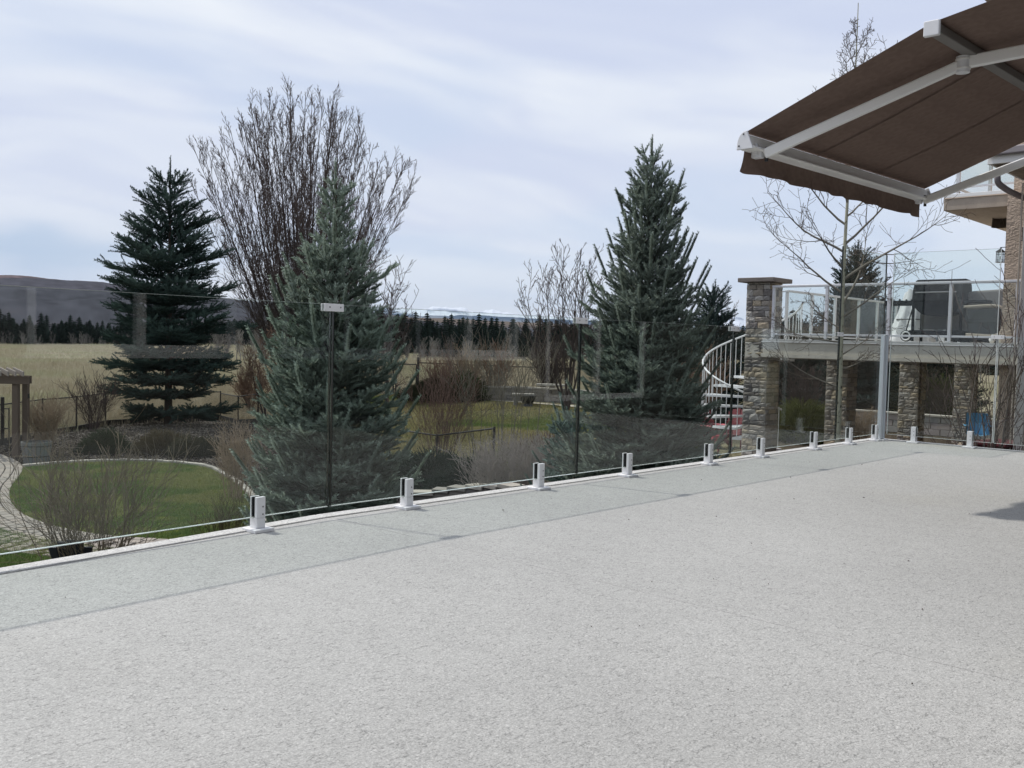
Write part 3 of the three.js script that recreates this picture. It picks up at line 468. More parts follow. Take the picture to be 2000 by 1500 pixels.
function lantern(label, p, s = 1) {
  const t = thing('wall_lantern', label, 'lantern', p, TH, 'black wall lanterns');
  const w = 0.12 * s, h = 0.2 * s; const fr = [];
  for (const a of [-1, 1]) for (const b of [-1, 1]) fr.push(box(0.012, h, 0.012, a * w / 2, 0, b * w / 2, 0.002));
  fr.push(box(w + 0.03, 0.014, w + 0.03, 0, -h / 2, 0, 0.003), box(w + 0.02, 0.012, w + 0.02, 0, h / 2, 0, 0.003));
  for (const a of [-1, 1]) fr.push(box(0.006, 0.006, w, a * w / 2, h * 0.28, 0, 0), box(w, 0.006, 0.006, 0, h * 0.28, a * w / 2, 0), box(0.006, 0.006, w, a * w / 2, -h * 0.28, 0, 0), box(w, 0.006, 0.006, 0, -h * 0.28, a * w / 2, 0), box(0.005, h, 0.005, a * w / 2, 0, 0, 0), box(0.005, h, 0.005, 0, 0, a * w / 2, 0));
  part('frame', fr, M.black, t);
  part('roof', new THREE.CylinderGeometry(0.03 * s, w * 0.86, 0.05 * s, 4).rotateY(Math.PI / 4).translate(0, h / 2 + 0.031 * s, 0), M.black, t);
  part('finial', [cyl(0.012, 0.02, 0.04 * s, 0, h / 2 + 0.075 * s, 0, 8), box(0.16, 0.014, 0.014, 0.08, h / 2 + 0.09 * s, 0)], M.black, t);
  part('glass', new THREE.BoxGeometry(w - 0.02, h - 0.03, w - 0.02), M.clearGlass, t);
  part('bulb', new THREE.SphereGeometry(0.02 * s, 10, 8).scale(1, 1.6, 1).translate(0, -0.01, 0), mat([0.8, 0.8, 0.76], 0.3), t);
  return t;
}
{ const a = lantern('larger black wall lantern on the stucco front, cut by the right edge', W(17.02, -4.56, 2.87)); a.rotation.y = TH; const b = lantern('smaller black wall lantern at the left edge of the stucco wall', W(20.2, -5.88, 2.82)); b.rotation.y = TH - Math.PI / 2; }
{
  const t = thing('soffit_floodlight', 'white round floodlight pair with brown cloth under the upper balcony', 'light fixture', at(1953, 424, 17.6), TH);
  part('lamp_head', new THREE.CylinderGeometry(0.045, 0.055, 0.26, 14).rotateZ(Math.PI / 2).rotateY(-0.9).translate(0.1, 0.1, 0.03), M.white, t);
  part('knob', new THREE.SphereGeometry(0.048, 14, 10).translate(-0.07, 0.075, -0.06), M.white, t);
  const q = new THREE.CylinderGeometry(0.13, 0.15, 0.24, 18, 3, true, 0.5, 3.4); { const p = q.attributes.position; for (let i = 0; i < p.count; i++) p.setXYZ(i, p.getX(i) * (1 + 0.12 * Math.sin(i * 2.4)), p.getY(i), p.getZ(i)); q.computeVertexNormals(); } part('cloth', q.translate(0.05, -0.06, 0), mat([0.11, 0.095, 0.08], 0.95), t);
}
// ================================================================ spiral stair
{
  const cu = 18.3, cv = -10.16, c = W(cu, cv, 0), R = 1.02, t = thing('spiral_staircase', 'white metal spiral staircase left of the stone column', 'staircase', c, TH);
  part('pole', cyl(0.05, 0.05, 4.1, 0, 0.3, 0, 14), M.white, t);
  const n = 11, dy = 0.202, da = 28 * Math.PI / 180, a0 = 0.77;          // angle from +v turning through +u to -v, going down
  const P = (k, r, y) => { const a = a0 + k * da; return V(Math.sin(a) * r, 1.1 - (k + 1) * dy + y, Math.cos(a) * r); };
  for (let k = 0; k < n; k++) {
    const sh = new THREE.Shape(), a = a0 + k * da, e = da * 0.56; sh.moveTo(Math.sin(a - 0.3) * 0.06, Math.cos(a - 0.3) * 0.06); for (let q = -3; q <= 3; q++) sh.lineTo(Math.sin(a + e * q / 3) * R, Math.cos(a + e * q / 3) * R); sh.lineTo(Math.sin(a + 0.3) * 0.06, Math.cos(a + 0.3) * 0.06); sh.closePath();
    const tr = part('tread', new THREE.ExtrudeGeometry(sh, { depth: 0.045, bevelEnabled: false }).rotateX(Math.PI / 2).translate(0, 1.1 - (k + 1) * dy, 0), M.white, t);
    for (let q = 0; q < 4; q++) { const kk = k + (q - 1.5) / 4, b = P(kk, R - 0.012, 0), top = P(kk, R - 0.012, 0); part('baluster', new THREE.CylinderGeometry(0.0095, 0.0095, 0.92, 6).translate(b.x, 1.1 - (k + 1) * dy + 0.43 - (q - 1.5) / 4 * dy * 0.5, b.z), M.white, tr); }
  }
  const hp = []; for (let k = -0.5; k <= n - 0.3; k += 0.25) { const q = P(k, R - 0.012, 0.90); hp.push(q); }
  part('handrail', new THREE.TubeGeometry(new THREE.CatmullRomCurve3(hp), 200, 0.021, 8), M.white, t);
  // gate balusters up on the landing
  for (let k = 0; k < 5; k++) part('landing_baluster', cyl(0.0095, 0.0095, 0.95, 0.1 + k * 0.02 - 0.2, 1.58, 0.3 + k * 0.12, 6), M.white, t);
  part('landing_rail', beam(V(-0.12, 2.05, 0.26), V(0.0, 2.12, 0.85), 0.03, 0.03), M.white, t);
}

// ================================================================ plants
const needleMat = (c) => mat(c, 0.95);
function shootGeo(seed, L, needles, nl, nw, droop = 0) {   // a needle covered shoot along +x
  const r = rnd(seed), tb = new TB();
  for (let k = 0; k < needles; k++) {
    const t = Math.pow((k + r()) / needles, 0.9), x = t * L, a = r() * 6.2832, tip = t > 0.9 ? 0.9 : 0.42, l = nl * lerp(0.75, 1.1, r()) * (t > 0.85 ? 0.85 : 1);
    const dy = Math.cos(a), dz = Math.sin(a), up = dy < -0.2 ? 0.75 : 1, bx = x + l * tip, b = [bx, dy * l * 0.86 * up + 0.12 * l, dz * l * 0.86];
    const w = nw; tb.tri([x, dy * 0.006 - dz * w * 0.5, dz * 0.006 + dy * w * 0.5], [x + w * 0.5, dy * 0.006 + dz * w * 0.5, dz * 0.006 - dy * w * 0.5], b);
  }
  tb.tube([V(0, 0, 0), V(L * 0.97, 0, 0)], [0.006, 0.003], 3);
  return tb.geo(false);
}
const SH = [1, 2, 3].map((s) => shootGeo(s, 0.145, 84, 0.033, 0.010));
const SHC = [4, 5].map((s) => shootGeo(s, 0.30, 52, 0.046, 0.02));
const _m = new THREE.Matrix4(), _q = new THREE.Quaternion(), _x = V(1, 0, 0);
function instanced(name, geos, material, list, parent, colorOf, kind = 'stuff') {
  geos.forEach((g, gi) => {
    const l = list.filter((_, i) => i % geos.length === gi); if (!l.length) return;
    const im = new THREE.InstancedMesh(g, material, l.length); im.name = name; const col = new THREE.Color();
    l.forEach((e, i) => { _q.setFromUnitVectors(_x, e.d); _m.compose(e.p, _q, V(e.s, e.s * (e.w || 1), e.s * (e.w || 1))); im.setMatrixAt(i, _m); if (colorOf) { const c = colorOf(e); im.setColorAt(i, col.setRGB(c[0], c[1], c[2])); } });
    im.userData.kind = kind; (parent || scene).add(im);
  });
}
const curve = (...k) => (y) => { let i = 0; while (i < k.length - 2 && y > k[i + 1][0]) i++; return lerp(k[i][1], k[i + 1][1], clamp((y - k[i][0]) / (k[i + 1][0] - k[i][0]))); };
function spruce(label, base, H, R, o = {}) {
  const t = thing(o.name || 'blue_spruce', label, 'spruce tree', base, 0, o.group), r = rnd(o.seed || 1), sc = o.scale || 1, list = [], lb = new TB();
  part('trunk', new THREE.CylinderGeometry(0.008 * H * 0.25, 0.017 * H, H * 0.97, 8).translate(0, H * 0.485, 0), M.barkDark, t);
  const dirV = V(0, 0, 0); const prof = o.prof || ((q) => Math.pow(1 - q, 0.85));
  const whorls = Math.round((o.whorls || 21) * (o.dense || 1)), put = (p, d, s, shade) => list.push({ p: p.clone(), d: d.clone().normalize(), s, shade, w: o.w || 1 });
  for (let wI = 0; wI < whorls; wI++) {
    const q = (wI + 0.3 * r()) / whorls, y = H * lerp(o.low ?? 0.03, 0.955, Math.pow(q, 0.92)), nb = Math.round(lerp(o.nb || 9, 4, q)), Rw = R * prof(y / H) * lerp(0.86, 1.12, r());
    const a0 = r() * 6.28;
    for (let b = 0; b < nb; b++) {
      const a = a0 + (b + 0.55 * (r() - 0.5)) / nb * 6.2832, L = Math.max(0.16 * sc, Rw * lerp(o.vary ? 0.5 : 0.72, o.vary ? 1.22 : 1.12, r()) * (r() < 0.1 ? 1.18 : 1)), rise = lerp(o.rise0 ?? 0.0, o.rise1 ?? 1.15, Math.pow(q, 1.3)) + 0.16 * (r() - 0.5), ca = Math.cos(a), sa = Math.sin(a), y1 = y + (r() - 0.5) * 0.1 * sc;
      const pt = (s) => V(ca * L * s, y1 + L * (rise * s + 0.16 * s * s * (1 - q)), sa * L * s), side = V(-sa, 0, ca), n = Math.max(2, Math.round(L / ((o.geos ? 0.085 : 0.075) * sc)));
      lb.tube([pt(0), pt(0.5), pt(0.96)], [0.010 * L + 0.006 * sc, 0.007 * L + 0.004 * sc, 0.003 * sc], 4);
      for (let k = 1; k <= n; k++) {
        const s = k / n; if (s < 0.22 && r() < 0.35) continue; const p = pt(s), dir = pt(Math.min(1, s + 0.05)).sub(pt(s - 0.05)).normalize();
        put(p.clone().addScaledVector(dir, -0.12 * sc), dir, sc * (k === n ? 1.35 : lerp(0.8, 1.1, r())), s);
        if (k === n && !o.geos && q < 0.8 && r() < 0.6) { const e = dir.clone().multiplyScalar(0.75).add(V(0, 0.55 + 0.4 * q, 0)).normalize(); const nj = 2 + Math.floor(3 * r()); for (let j = 0; j < nj; j++) for (let q2 = 0; q2 < 2; q2++) put(p.clone().addScaledVector(e, (j * 0.085 + q2 * 0.04) * sc), e, sc * 1.12, 1); }
        const sub = (1 - s) * L * 0.62 + 0.14 * sc;
        for (const sg of [-1, 1]) {
          if (r() < 0.12) continue;
          const d2 = dir.clone().multiplyScalar(0.72).addScaledVector(side, sg * lerp(0.6, 1.0, r())).add(V(0, lerp(-0.2, 0.32, r()), 0)).normalize(), m = Math.max(1, Math.round(Math.min(sub, 0.62 * sc) / (0.14 * sc)));
          for (let j = 0; j < m; j++) {
            const p2 = p.clone().addScaledVector(d2, j * 0.15 * sc); put(p2, d2.clone().add(V((r() - 0.5) * 0.4, (r() - 0.35) * 0.5, (r() - 0.5) * 0.4)), sc * lerp(0.7, 1.05, r()), s);
            if (j > 0 || r() < 0.55) put(p2, dir.clone().multiplyScalar(0.8).addScaledVector(side, sg * (r() - 0.3)).add(V(0, (r() - 0.3) * 0.7, 0)), sc * lerp(0.6, 0.9, r()), s);
          }
        }
      }
    }
  }
  for (let k = 0; k < (o.leaders ?? 7); k++) { const a = r() * 6.28, tilt = k ? lerp(0.12, 0.3, r()) : 0.03, y = H * (k ? lerp(0.9, 0.955, r()) : 0.93), L = k ? lerp(0.02, 0.042, r()) * H : 0.07 * H, d = V(Math.cos(a) * tilt, 1, Math.sin(a) * tilt).normalize(), p0 = V(0, y, 0); lb.tube([p0, p0.clone().addScaledVector(d, L)], [0.008 * sc, 0.004 * sc], 4); for (let j = 0; j * 0.06 * sc < L; j++) put(p0.clone().addScaledVector(d, j * 0.06 * sc), d, sc * 0.95, 1); }
  part('branches', lb.geo(), M.barkDark, t);
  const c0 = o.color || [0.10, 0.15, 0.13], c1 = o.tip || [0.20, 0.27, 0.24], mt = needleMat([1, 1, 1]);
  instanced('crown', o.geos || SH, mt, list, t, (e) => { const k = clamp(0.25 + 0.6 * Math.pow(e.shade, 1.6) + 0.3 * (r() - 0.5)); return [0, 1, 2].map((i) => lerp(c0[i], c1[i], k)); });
  return t;
}
const grounded = (px, depth, sink = 0.05) => { const p = G(px, depth); p.y -= sink; return p; };
const topH = (base, py, px) => { const d = ray(px, py), k = -base.z / -d.z; return EYE.y + d.y * k - base.y; };       // height so that the top meets an image row
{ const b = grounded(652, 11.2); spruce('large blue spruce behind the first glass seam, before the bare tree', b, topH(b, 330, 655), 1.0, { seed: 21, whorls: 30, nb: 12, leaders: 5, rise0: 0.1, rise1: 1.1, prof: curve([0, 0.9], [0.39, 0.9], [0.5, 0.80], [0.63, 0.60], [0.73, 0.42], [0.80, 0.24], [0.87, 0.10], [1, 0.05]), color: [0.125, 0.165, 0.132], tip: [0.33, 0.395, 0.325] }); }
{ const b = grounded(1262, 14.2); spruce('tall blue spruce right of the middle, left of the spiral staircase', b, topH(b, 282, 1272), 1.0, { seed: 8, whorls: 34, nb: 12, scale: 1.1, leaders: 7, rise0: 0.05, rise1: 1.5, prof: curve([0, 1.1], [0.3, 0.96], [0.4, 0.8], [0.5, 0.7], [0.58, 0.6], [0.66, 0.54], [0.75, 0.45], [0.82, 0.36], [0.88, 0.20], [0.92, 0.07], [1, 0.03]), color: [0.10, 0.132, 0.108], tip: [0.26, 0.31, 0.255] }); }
{ const b = grounded(1130, 16.5); spruce('low blue spruce bough spreading below the bare tree, left of the second seam', b, 1.9, 1.0, { seed: 31, whorls: 8, nb: 8, leaders: 3, scale: 1.1 }); }
{ const b = grounded(330, 36); spruce('dark green spruce by the fence at left, before the hill', b, topH(b, 328, 333), 2.35, { name: 'dark_spruce', seed: 14, whorls: 19, nb: 7, scale: 1.75, vary: 1, geos: SHC, low: 0.05, rise0: -0.1, rise1: 0.75, dense: 1.0, color: [0.028, 0.048, 0.042], tip: [0.07, 0.105, 0.088], leaders: 3, prof: curve([0, 0.8], [0.15, 1], [0.5, 0.86], [0.63, 0.80], [0.72, 0.52], [0.80, 0.42], [0.88, 0.28], [0.95, 0.14], [1, 0.05]) }); }
{ const b = grounded(1393, 30); spruce('small dark spruce between the right blue spruce and the staircase', b, topH(b, 570, 1395), 1.15, { name: 'dark_spruce', seed: 17, whorls: 18, nb: 8, scale: 1.5, geos: SHC, color: [0.024, 0.040, 0.038], tip: [0.05, 0.072, 0.066], prof: (y) => Math.pow(1 - y, 0.75) }); }
{ const b = grounded(1668, 36); spruce('dark spruce behind the balcony railing and the aspen trunk', b, topH(b, 492, 1670), 1.75, { name: 'dark_spruce', seed: 19, whorls: 20, nb: 8, scale: 1.7, geos: SHC, color: [0.020, 0.034, 0.032], tip: [0.045, 0.064, 0.058], prof: (y) => Math.pow(1 - y, 0.7) }); }
[[1560, 44, 640, 'leftmost dark spruce seen under the balcony beam'], [1740, 46, 600, 'dark spruce seen under the balcony right of the aspen trunk'], [1830, 42, 640, 'dark spruce under the balcony between two stone pillars'], [1340, 44, 690, 'dark spruce filling the gap right of the tall blue spruce']].forEach(([px, d, ty, l], k) => { const b = grounded(px, d); spruce(l, b, topH(b, ty, px), 1.9, { name: 'dark_spruce', seed: 40 + k, whorls: 14, nb: 8, scale: 2.0, geos: SHC, color: [0.016, 0.027, 0.024], tip: [0.034, 0.05, 0.044], prof: (y) => Math.pow(1 - y, 0.6) }); });

// ---------------------------------------------------------------- leafless trees and shrubs
function grow(tbs, p, d, L, r0, lev, o, r) {
  const T = tbs[Math.min(lev, tbs.length - 1)], n = lev === 0 ? 9 : lev === 1 ? 7 : lev === 2 ? 5 : 3, pts = [p.clone()], rad = [r0], q = p.clone(), dd = d.clone(), seg = L / n, ds = [d.clone()];
  const wob = o.wob[Math.min(lev, o.wob.length - 1)], up = o.up[Math.min(lev, o.up.length - 1)];
  for (let k = 1; k <= n; k++) { dd.add(V((r() - 0.5) * wob, (r() - 0.5) * wob + up / n, (r() - 0.5) * wob)).normalize(); q.addScaledVector(dd, seg); pts.push(q.clone()); ds.push(dd.clone()); rad.push(Math.max(o.rmin, r0 * Math.pow(1 - k / n * (1 - o.taper), 1.0))); }
  T.tube(pts, rad, lev === 0 ? 8 : lev === 1 ? 5 : 3);
  if (lev >= o.kids.length) { if (o.buds && r() < o.buds) { const e = pts[n], b = o.budR || 0.006; T.tube([e, e.clone().addScaledVector(dd, b), e.clone().addScaledVector(dd, b * 2.6)], [b * 0.4, b, b * 0.3], 4); } return; }
  const nk = Math.round(o.kids[lev] * lerp(0.8, 1.2, r()) * (o.byLen ? clamp(L / o.byLen[lev], 0.3, 1.6) : 1)), a0 = o.from[lev];
  for (let k = 0; k < nk; k++) {
    const s = lerp(a0, 0.99, Math.pow((k + r()) / nk, 0.9)), f = s * n, i = Math.min(n - 1, Math.floor(f)), bp = pts[i].clone().lerp(pts[i + 1], f - i), bd = ds[Math.min(n, i + 1)];
    const ax = V(r() - 0.5, r() - 0.5, r() - 0.5).cross(bd).normalize(), an = lerp(o.ang[lev][0], o.ang[lev][1], r()), nd = bd.clone().multiplyScalar(Math.cos(an)).addScaledVector(ax, Math.sin(an)).normalize();
    if (o.flat && lev === 0 && nd.y < 0) nd.y *= -0.3;
    grow(tbs, bp, nd, L * lerp(o.len[lev][0], o.len[lev][1], r()) * (o.con ? lerp(1.15, o.con, s) : 1), Math.max(o.rmin, lerp(rad[i], rad[i + 1], f - i) * lerp(0.42, 0.62, r())), lev + 1, o, r);
  }
}
function bareTree(name, label, cat, base, stems, o, materials, seed, group) {
  const t = thing(name, label, cat, base, 0, group), r = rnd(seed), tbs = [new TB(), new TB(), new TB()];
  for (const [dx, dz, L, rad, ox, oz] of stems) grow(tbs, V(ox || 0, 0, oz || 0), V(dx, 1, dz).normalize(), L, rad, 0, o, r);
  part('trunk', tbs[0].geo(), materials[0], t); if (tbs[1].p.length) part('branches', tbs[1].geo(), materials[1] || materials[0], t); if (tbs[2].p.length) part('twigs', tbs[2].geo(), materials[2] || materials[1] || materials[0], t);
  return t;
}
const twigM = mat([0.08, 0.062, 0.058], 0.9), twigRed = mat([0.16, 0.108, 0.09], 0.85), twigTan = mat([0.32, 0.25, 0.18], 0.9), twigGrey = mat([0.30, 0.27, 0.25], 0.9), twigRust = mat([0.21, 0.14, 0.105], 0.9);
{ // the wide many-stemmed leafless tree: stems fan from one foot to a rounded crown
  const b = grounded(590, 44, 0.2), H = topH(b, 172, 590), RC = 5.25, t = thing('leafless_multi_stem_tree', 'wide leafless grey brown tree of many stems behind the left blue spruce', 'tree', b), r = rnd(99), T0 = new TB(), T1 = new TB(), T2 = new TB(), N = 92;
  const o = { wob: [0.08, 0.1, 0.15], up: [0.3, 0.25, 0.2], taper: 0.12, rmin: 0.0068, kids: [6, 2], from: [0.12, 0.25], ang: [[0.3, 0.6], [0.3, 0.7]], len: [[0.32, 0.55], [0.4, 0.6]], con: 0.6 };
  for (let k = 0; k < N; k++) {
    const a = k * 2.39996 + 0.4 * r(), s = Math.sqrt((k + 0.5) / N), low = k % 4 === 3, ex = RC * s * (low ? 0.92 : 1) * lerp(0.86, 1.06, r()), ey = H * (low ? lerp(0.46, 0.66, r()) : (0.66 + 0.34 * Math.sqrt(Math.max(0, 1 - s * s))) * lerp(0.93, 1.0, r()));
    const A = V(Math.cos(a) * 0.22 * s, 0, Math.sin(a) * 0.22 * s), B = V(Math.cos(a) * ex * 0.5, ey * 0.5, Math.sin(a) * ex * 0.5), E = V(Math.cos(a) * ex, ey, Math.sin(a) * ex), n = 14, pts = [], rad = [], r0 = (k % 7 === 2 ? 0.085 : lerp(0.05, 0.034, s)) * (low ? 0.7 : 1), w = r() * 6;
    for (let i = 0; i <= n; i++) { const q = i / n, p = A.clone().multiplyScalar((1 - q) * (1 - q)).addScaledVector(B, 2 * q * (1 - q)).addScaledVector(E, q * q); p.x += 0.10 * Math.sin(q * 7 + w) * q; p.z += 0.10 * Math.cos(q * 6 + w * 2) * q; pts.push(p); rad.push(lerp(r0, 0.011, Math.pow(q, 0.75))); }
    T0.tube(pts, rad, 5);
    const nb = low ? 19 : 26; for (let j = 0; j < nb; j++) { const q = lerp(0.2, 0.985, Math.pow((j + r()) / nb, 0.85)), f = q * n, i = Math.min(n - 1, Math.floor(f)), p = pts[i].clone().lerp(pts[i + 1], f - i), d = pts[i + 1].clone().sub(pts[i]).normalize(), ax = V(r() - 0.5, r() - 0.5, r() - 0.5).cross(d).normalize(), an = lerp(0.25, 0.62, r()); grow([T1, T2, T2], p, d.multiplyScalar(Math.cos(an)).addScaledVector(ax, Math.sin(an)), lerp(1.9, 0.75, q) * lerp(0.6, 1.15, r()), Math.max(0.010, lerp(rad[i], rad[i + 1], f - i) * 0.45), 0, o, r); }
  }
  part('trunk', T0.geo(), M.barkGrey, t); part('branches', T1.geo(), M.barkGrey, t); part('twigs', T2.geo(), mat([0.125, 0.102, 0.095], 0.95), t);
}
{ const b = grounded(1112, 35); bareTree('leafless_tree', 'leafless vase shaped tree beside the stone fire pit wall', 'tree', b, [[-0.28, 0.05, 4.8, 0.06], [-0.12, -0.1, 5.1, 0.06], [0.12, 0.1, 5.0, 0.065], [-0.45, 0.1, 4.5, 0.05], [0.04, -0.05, 5.3, 0.06], [0.3, 0.05, 4.6, 0.05]], { wob: [0.09, 0.15, 0.25], up: [0.3, 0.5, 0.4], taper: 0.1, rmin: 0.008, kids: [12, 6, 2], from: [0.2, 0.15, 0.2], ang: [[0.35, 0.8], [0.35, 0.8], [0.4, 0.9]], len: [[0.2, 0.42], [0.28, 0.5], [0.4, 0.6]], con: 0.7 }, [M.barkGrey, M.barkDark, twigM], 12); }
{ const b = grounded(522, 37); bareTree('leafless_tree', 'small reddish leafless tree below the wide bare tree', 'tree', b, [[-0.1, 0, 2.9, 0.05], [0.08, 0.05, 3.2, 0.055, 0.25], [-0.3, 0.1, 2.5, 0.04], [0.25, 0, 2.6, 0.04, 0.25]], { wob: [0.16, 0.3, 0.35], up: [0.2, 0.3, 0.2], taper: 0.1, rmin: 0.0075, kids: [12, 8, 4], from: [0.2, 0.15, 0.2], ang: [[0.45, 1.0], [0.4, 0.9], [0.4, 0.9]], len: [[0.3, 0.5], [0.3, 0.5], [0.4, 0.6]], con: 0.7 }, [M.barkGrey, twigRust, twigRust], 13); }
{ const b = grounded(760, 33); bareTree('leafless_tree', 'thin leafless tree right of the left blue spruce', 'tree', b, [[-0.02, 0, 5.0, 0.05], [0.1, 0, 4.2, 0.035], [-0.12, 0.05, 3.8, 0.03]], { wob: [0.14, 0.25, 0.3], up: [0.3, 0.4, 0.3], taper: 0.1, rmin: 0.008, kids: [12, 6, 2], from: [0.3, 0.15, 0.2], ang: [[0.4, 0.9], [0.4, 0.9], [0.4, 0.9]], len: [[0.18, 0.34], [0.3, 0.5], [0.4, 0.6]] }, [M.barkGrey, twigM, twigM], 14); }
{ // young aspen beside the corner of the deck
  const b = grounded(1641, 13.2), H = topH(b, 6, 1662);
  const t = thing('aspen_tree', 'leafless young aspen with pale straight trunk at the deck corner', 'tree', b), r = rnd(33), tb0 = new TB(), tb1 = new TB(), tb2 = new TB(), pts = [], rad = [], n = 26;
  for (let k = 0; k <= n; k++) { const q = k / n; pts.push(V(0.012 * Math.sin(q * 9) + 0.05 * q, H * q, 0.015 * Math.sin(q * 7 + 1))); rad.push(lerp(0.055, 0.005, Math.pow(q, 0.72))); }
  const P = (q) => { const f = q * n, i = Math.min(n - 1, Math.floor(f)); return pts[i].clone().lerp(pts[i + 1], f - i); };
  const tg = new THREE.TubeGeometry(new THREE.CatmullRomCurve3(pts), 60, 1, 10); { const p = tg.attributes.position, uv = tg.attributes.uv, c = V(0, 0, 0); const cr = new THREE.CatmullRomCurve3(pts); for (let i = 0; i <= 60; i++) { cr.getPointAt(i / 60, c); const k = lerp(0.056, 0.005, Math.pow(i / 60, 0.72)); for (let j = 0; j <= 10; j++) { const q = i * 11 + j; p.setXYZ(q, c.x + (p.getX(q) - c.x) * k, c.y + (p.getY(q) - c.y) * k, c.z + (p.getZ(q) - c.z) * k); uv.setXY(q, j / 10, i / 60 * 4); } } tg.computeVertexNormals(); }
  part('trunk', tg, M.barkAspen, t);
  const o = { wob: [0.22, 0.42, 0.55], up: [0.35, 0.25, 0.2], taper: 0.12, rmin: 0.0028, kids: [10, 6], from: [0.22, 0.15], ang: [[0.5, 1.0], [0.6, 1.2]], len: [[0.22, 0.45], [0.3, 0.55]], buds: 0.55, budR: 0.0055, con: 0.8 };
  const br = (q, az, rise, L, rr) => grow([tb1, tb2, tb2], P(q), V(Math.cos(az), rise, Math.sin(az)).normalize(), L, rr, 0, o, r);
  // lower boughs droop and arch, upper ones rise
  [[0.30, 3.3, 0.28, 1.25], [0.335, 0.2, 0.1, 0.75], [0.36, 6.0, 0.5, 0.9], [0.385, 2.9, -0.05, 1.1], [0.41, 3.6, 0.3, 0.7], [0.43, 0.5, 0.7, 1.3], [0.455, 5.6, 0.95, 1.7], [0.475, 3.1, 0.55, 1.5], [0.50, 0.0, 0.85, 2.0], [0.52, 2.6, 0.75, 1.2], [0.55, 3.25, 0.62, 1.55], [0.565, 0.3, 0.95, 1.7], [0.60, 3.6, 0.9, 1.35], [0.615, 6.1, 0.75, 1.1], [0.64, 2.2, 1.2, 1.1], [0.67, 0.6, 1.4, 1.3], [0.70, 3.3, 1.5, 1.25], [0.72, 5.2, 1.6, 1.1], [0.75, 1.5, 1.9, 1.0], [0.775, 3.9, 2.0, 0.95], [0.80, 0.2, 2.1, 1.0], [0.825, 2.7, 2.2, 0.75], [0.85, 5.4, 2.2, 0.65], [0.88, 3.2, 2.0, 0.5], [0.905, 0.4, 2.0, 0.42], [0.93, 2.2, 2, 0.3]].forEach(([q, az, rise, L]) => br(q, az, rise, L * 0.9, 0.006 + 0.0075 * L));
  part('branches', tb1.geo(), mat([0.20, 0.185, 0.155], 0.85), t); part('twigs', tb2.geo(), mat([0.12, 0.10, 0.085], 0.85), t);
}
function shrub(name, label, base, H, spread, n, m, seed, o = {}) {
  const st = [], r = rnd(seed); for (let k = 0; k < n; k++) { const a = r() * 6.28, s = Math.sqrt(r()) * spread; st.push([Math.cos(a) * s, Math.sin(a) * s, H * lerp(0.72, 1.05, r()) * Math.sqrt(1 + s * s * 0.5), (o.rad || 0.011) * lerp(0.7, 1.2, r()), Math.cos(a) * (o.foot || 0.12) * r(), Math.sin(a) * (o.foot || 0.12) * r()]); }
  return bareTree(name, label, 'shrub', base, st, { wob: o.wob || [0.16, 0.25, 0.3], up: o.up || [0.2, 0.25, 0.2], taper: 0.2, rmin: o.rmin || 0.003, kids: o.kids || [7, 3], from: o.from || [0.25, 0.2], ang: [[0.25, 0.65], [0.3, 0.8]], len: [[0.25, 0.5], [0.35, 0.6]] }, [m, m, m], seed + 1);
}
shrub('twig_shrub', 'rounded bare twig shrub before the lawn at lower left', grounded(182, 12.2), topH(grounded(182, 12.2), 925, 165), 0.44, 27, mat([0.21, 0.178, 0.125], 0.9), 61, { foot: 0.35, rad: 0.011, kids: [8, 4], from: [0.3, 0.2], rmin: 0.0032 });
shrub('twig_shrub', 'dark bare shrub by the field fence left of the dark spruce', grounded(182, 33), 1.6, 0.5, 20, twigM, 62, { rad: 0.017, rmin: 0.006 });
shrub('twig_shrub', 'tan feathery shrub behind the barrel planter', grounded(92, 27.2), 1.35, 0.45, 34, twigTan, 63, { rad: 0.010, rmin: 0.0042, kids: [9, 4] });
shrub('red_twig_shrub', 'vase shaped red twig shrub in front of the far lawn', grounded(866, 24.5), topH(grounded(866, 24.5), 752, 870), 0.5, 24, twigRed, 64, { rad: 0.014, foot: 0.15, wob: [0.1, 0.2, 0.3], kids: [7, 3], from: [0.35, 0.2], rmin: 0.0042 });
shrub('tall_stem_shrub', 'tall thin upright stems before the stone bench', grounded(985, 24), topH(grounded(985, 24), 715, 985), 0.2, 22, mat([0.17, 0.155, 0.125], 0.9), 65, { rad: 0.012, foot: 0.9, wob: [0.07, 0.2, 0.3], kids: [6, 2], from: [0.5, 0.2], rmin: 0.0042 });
for (let k = 0; k < 9; k++) shrub('red_stem_clump', 'short dark red stems in a row before the far lawn', grounded(1010 + k * 14, 24.5 - k * 0.1), 0.62, 0.16, 20, twigRed, 70 + k, { rad: 0.008, foot: 0.3, kids: [3], from: [0.5], rmin: 0.004 }).userData.group = 'short red stem clumps';
for (let k = 0; k < 4; k++) shrub('grey_twig_shrub', ['leftmost grey twig shrub beside the dark juniper mass', 'second grey twig shrub from the dark juniper', 'third grey twig shrub, behind a white floor clamp', 'rightmost grey twig shrub beside the low blue spruce bough'][k], grounded(968 + k * 34, 18.6 + (k % 2) * 0.6), 1.0, 0.6, 26, twigGrey, 90 + k, { rad: 0.008, foot: 0.35, kids: [9, 4], from: [0.2, 0.15], rmin: 0.0032 });
shrub('twig_shrub', 'bare brown shrub left of the big blue spruce', grounded(468, 20.5), 1.35, 0.25, 34, twigTan, 101, { rad: 0.009, foot: 0.3, rmin: 0.0036 });
shrub('twig_shrub', 'thin green brown twigs at the right end of the round lawn', grounded(440, 14.8), 0.85, 0.4, 26, mat([0.12, 0.11, 0.06], 0.9), 102, { rad: 0.007, foot: 0.25, rmin: 0.0026 });
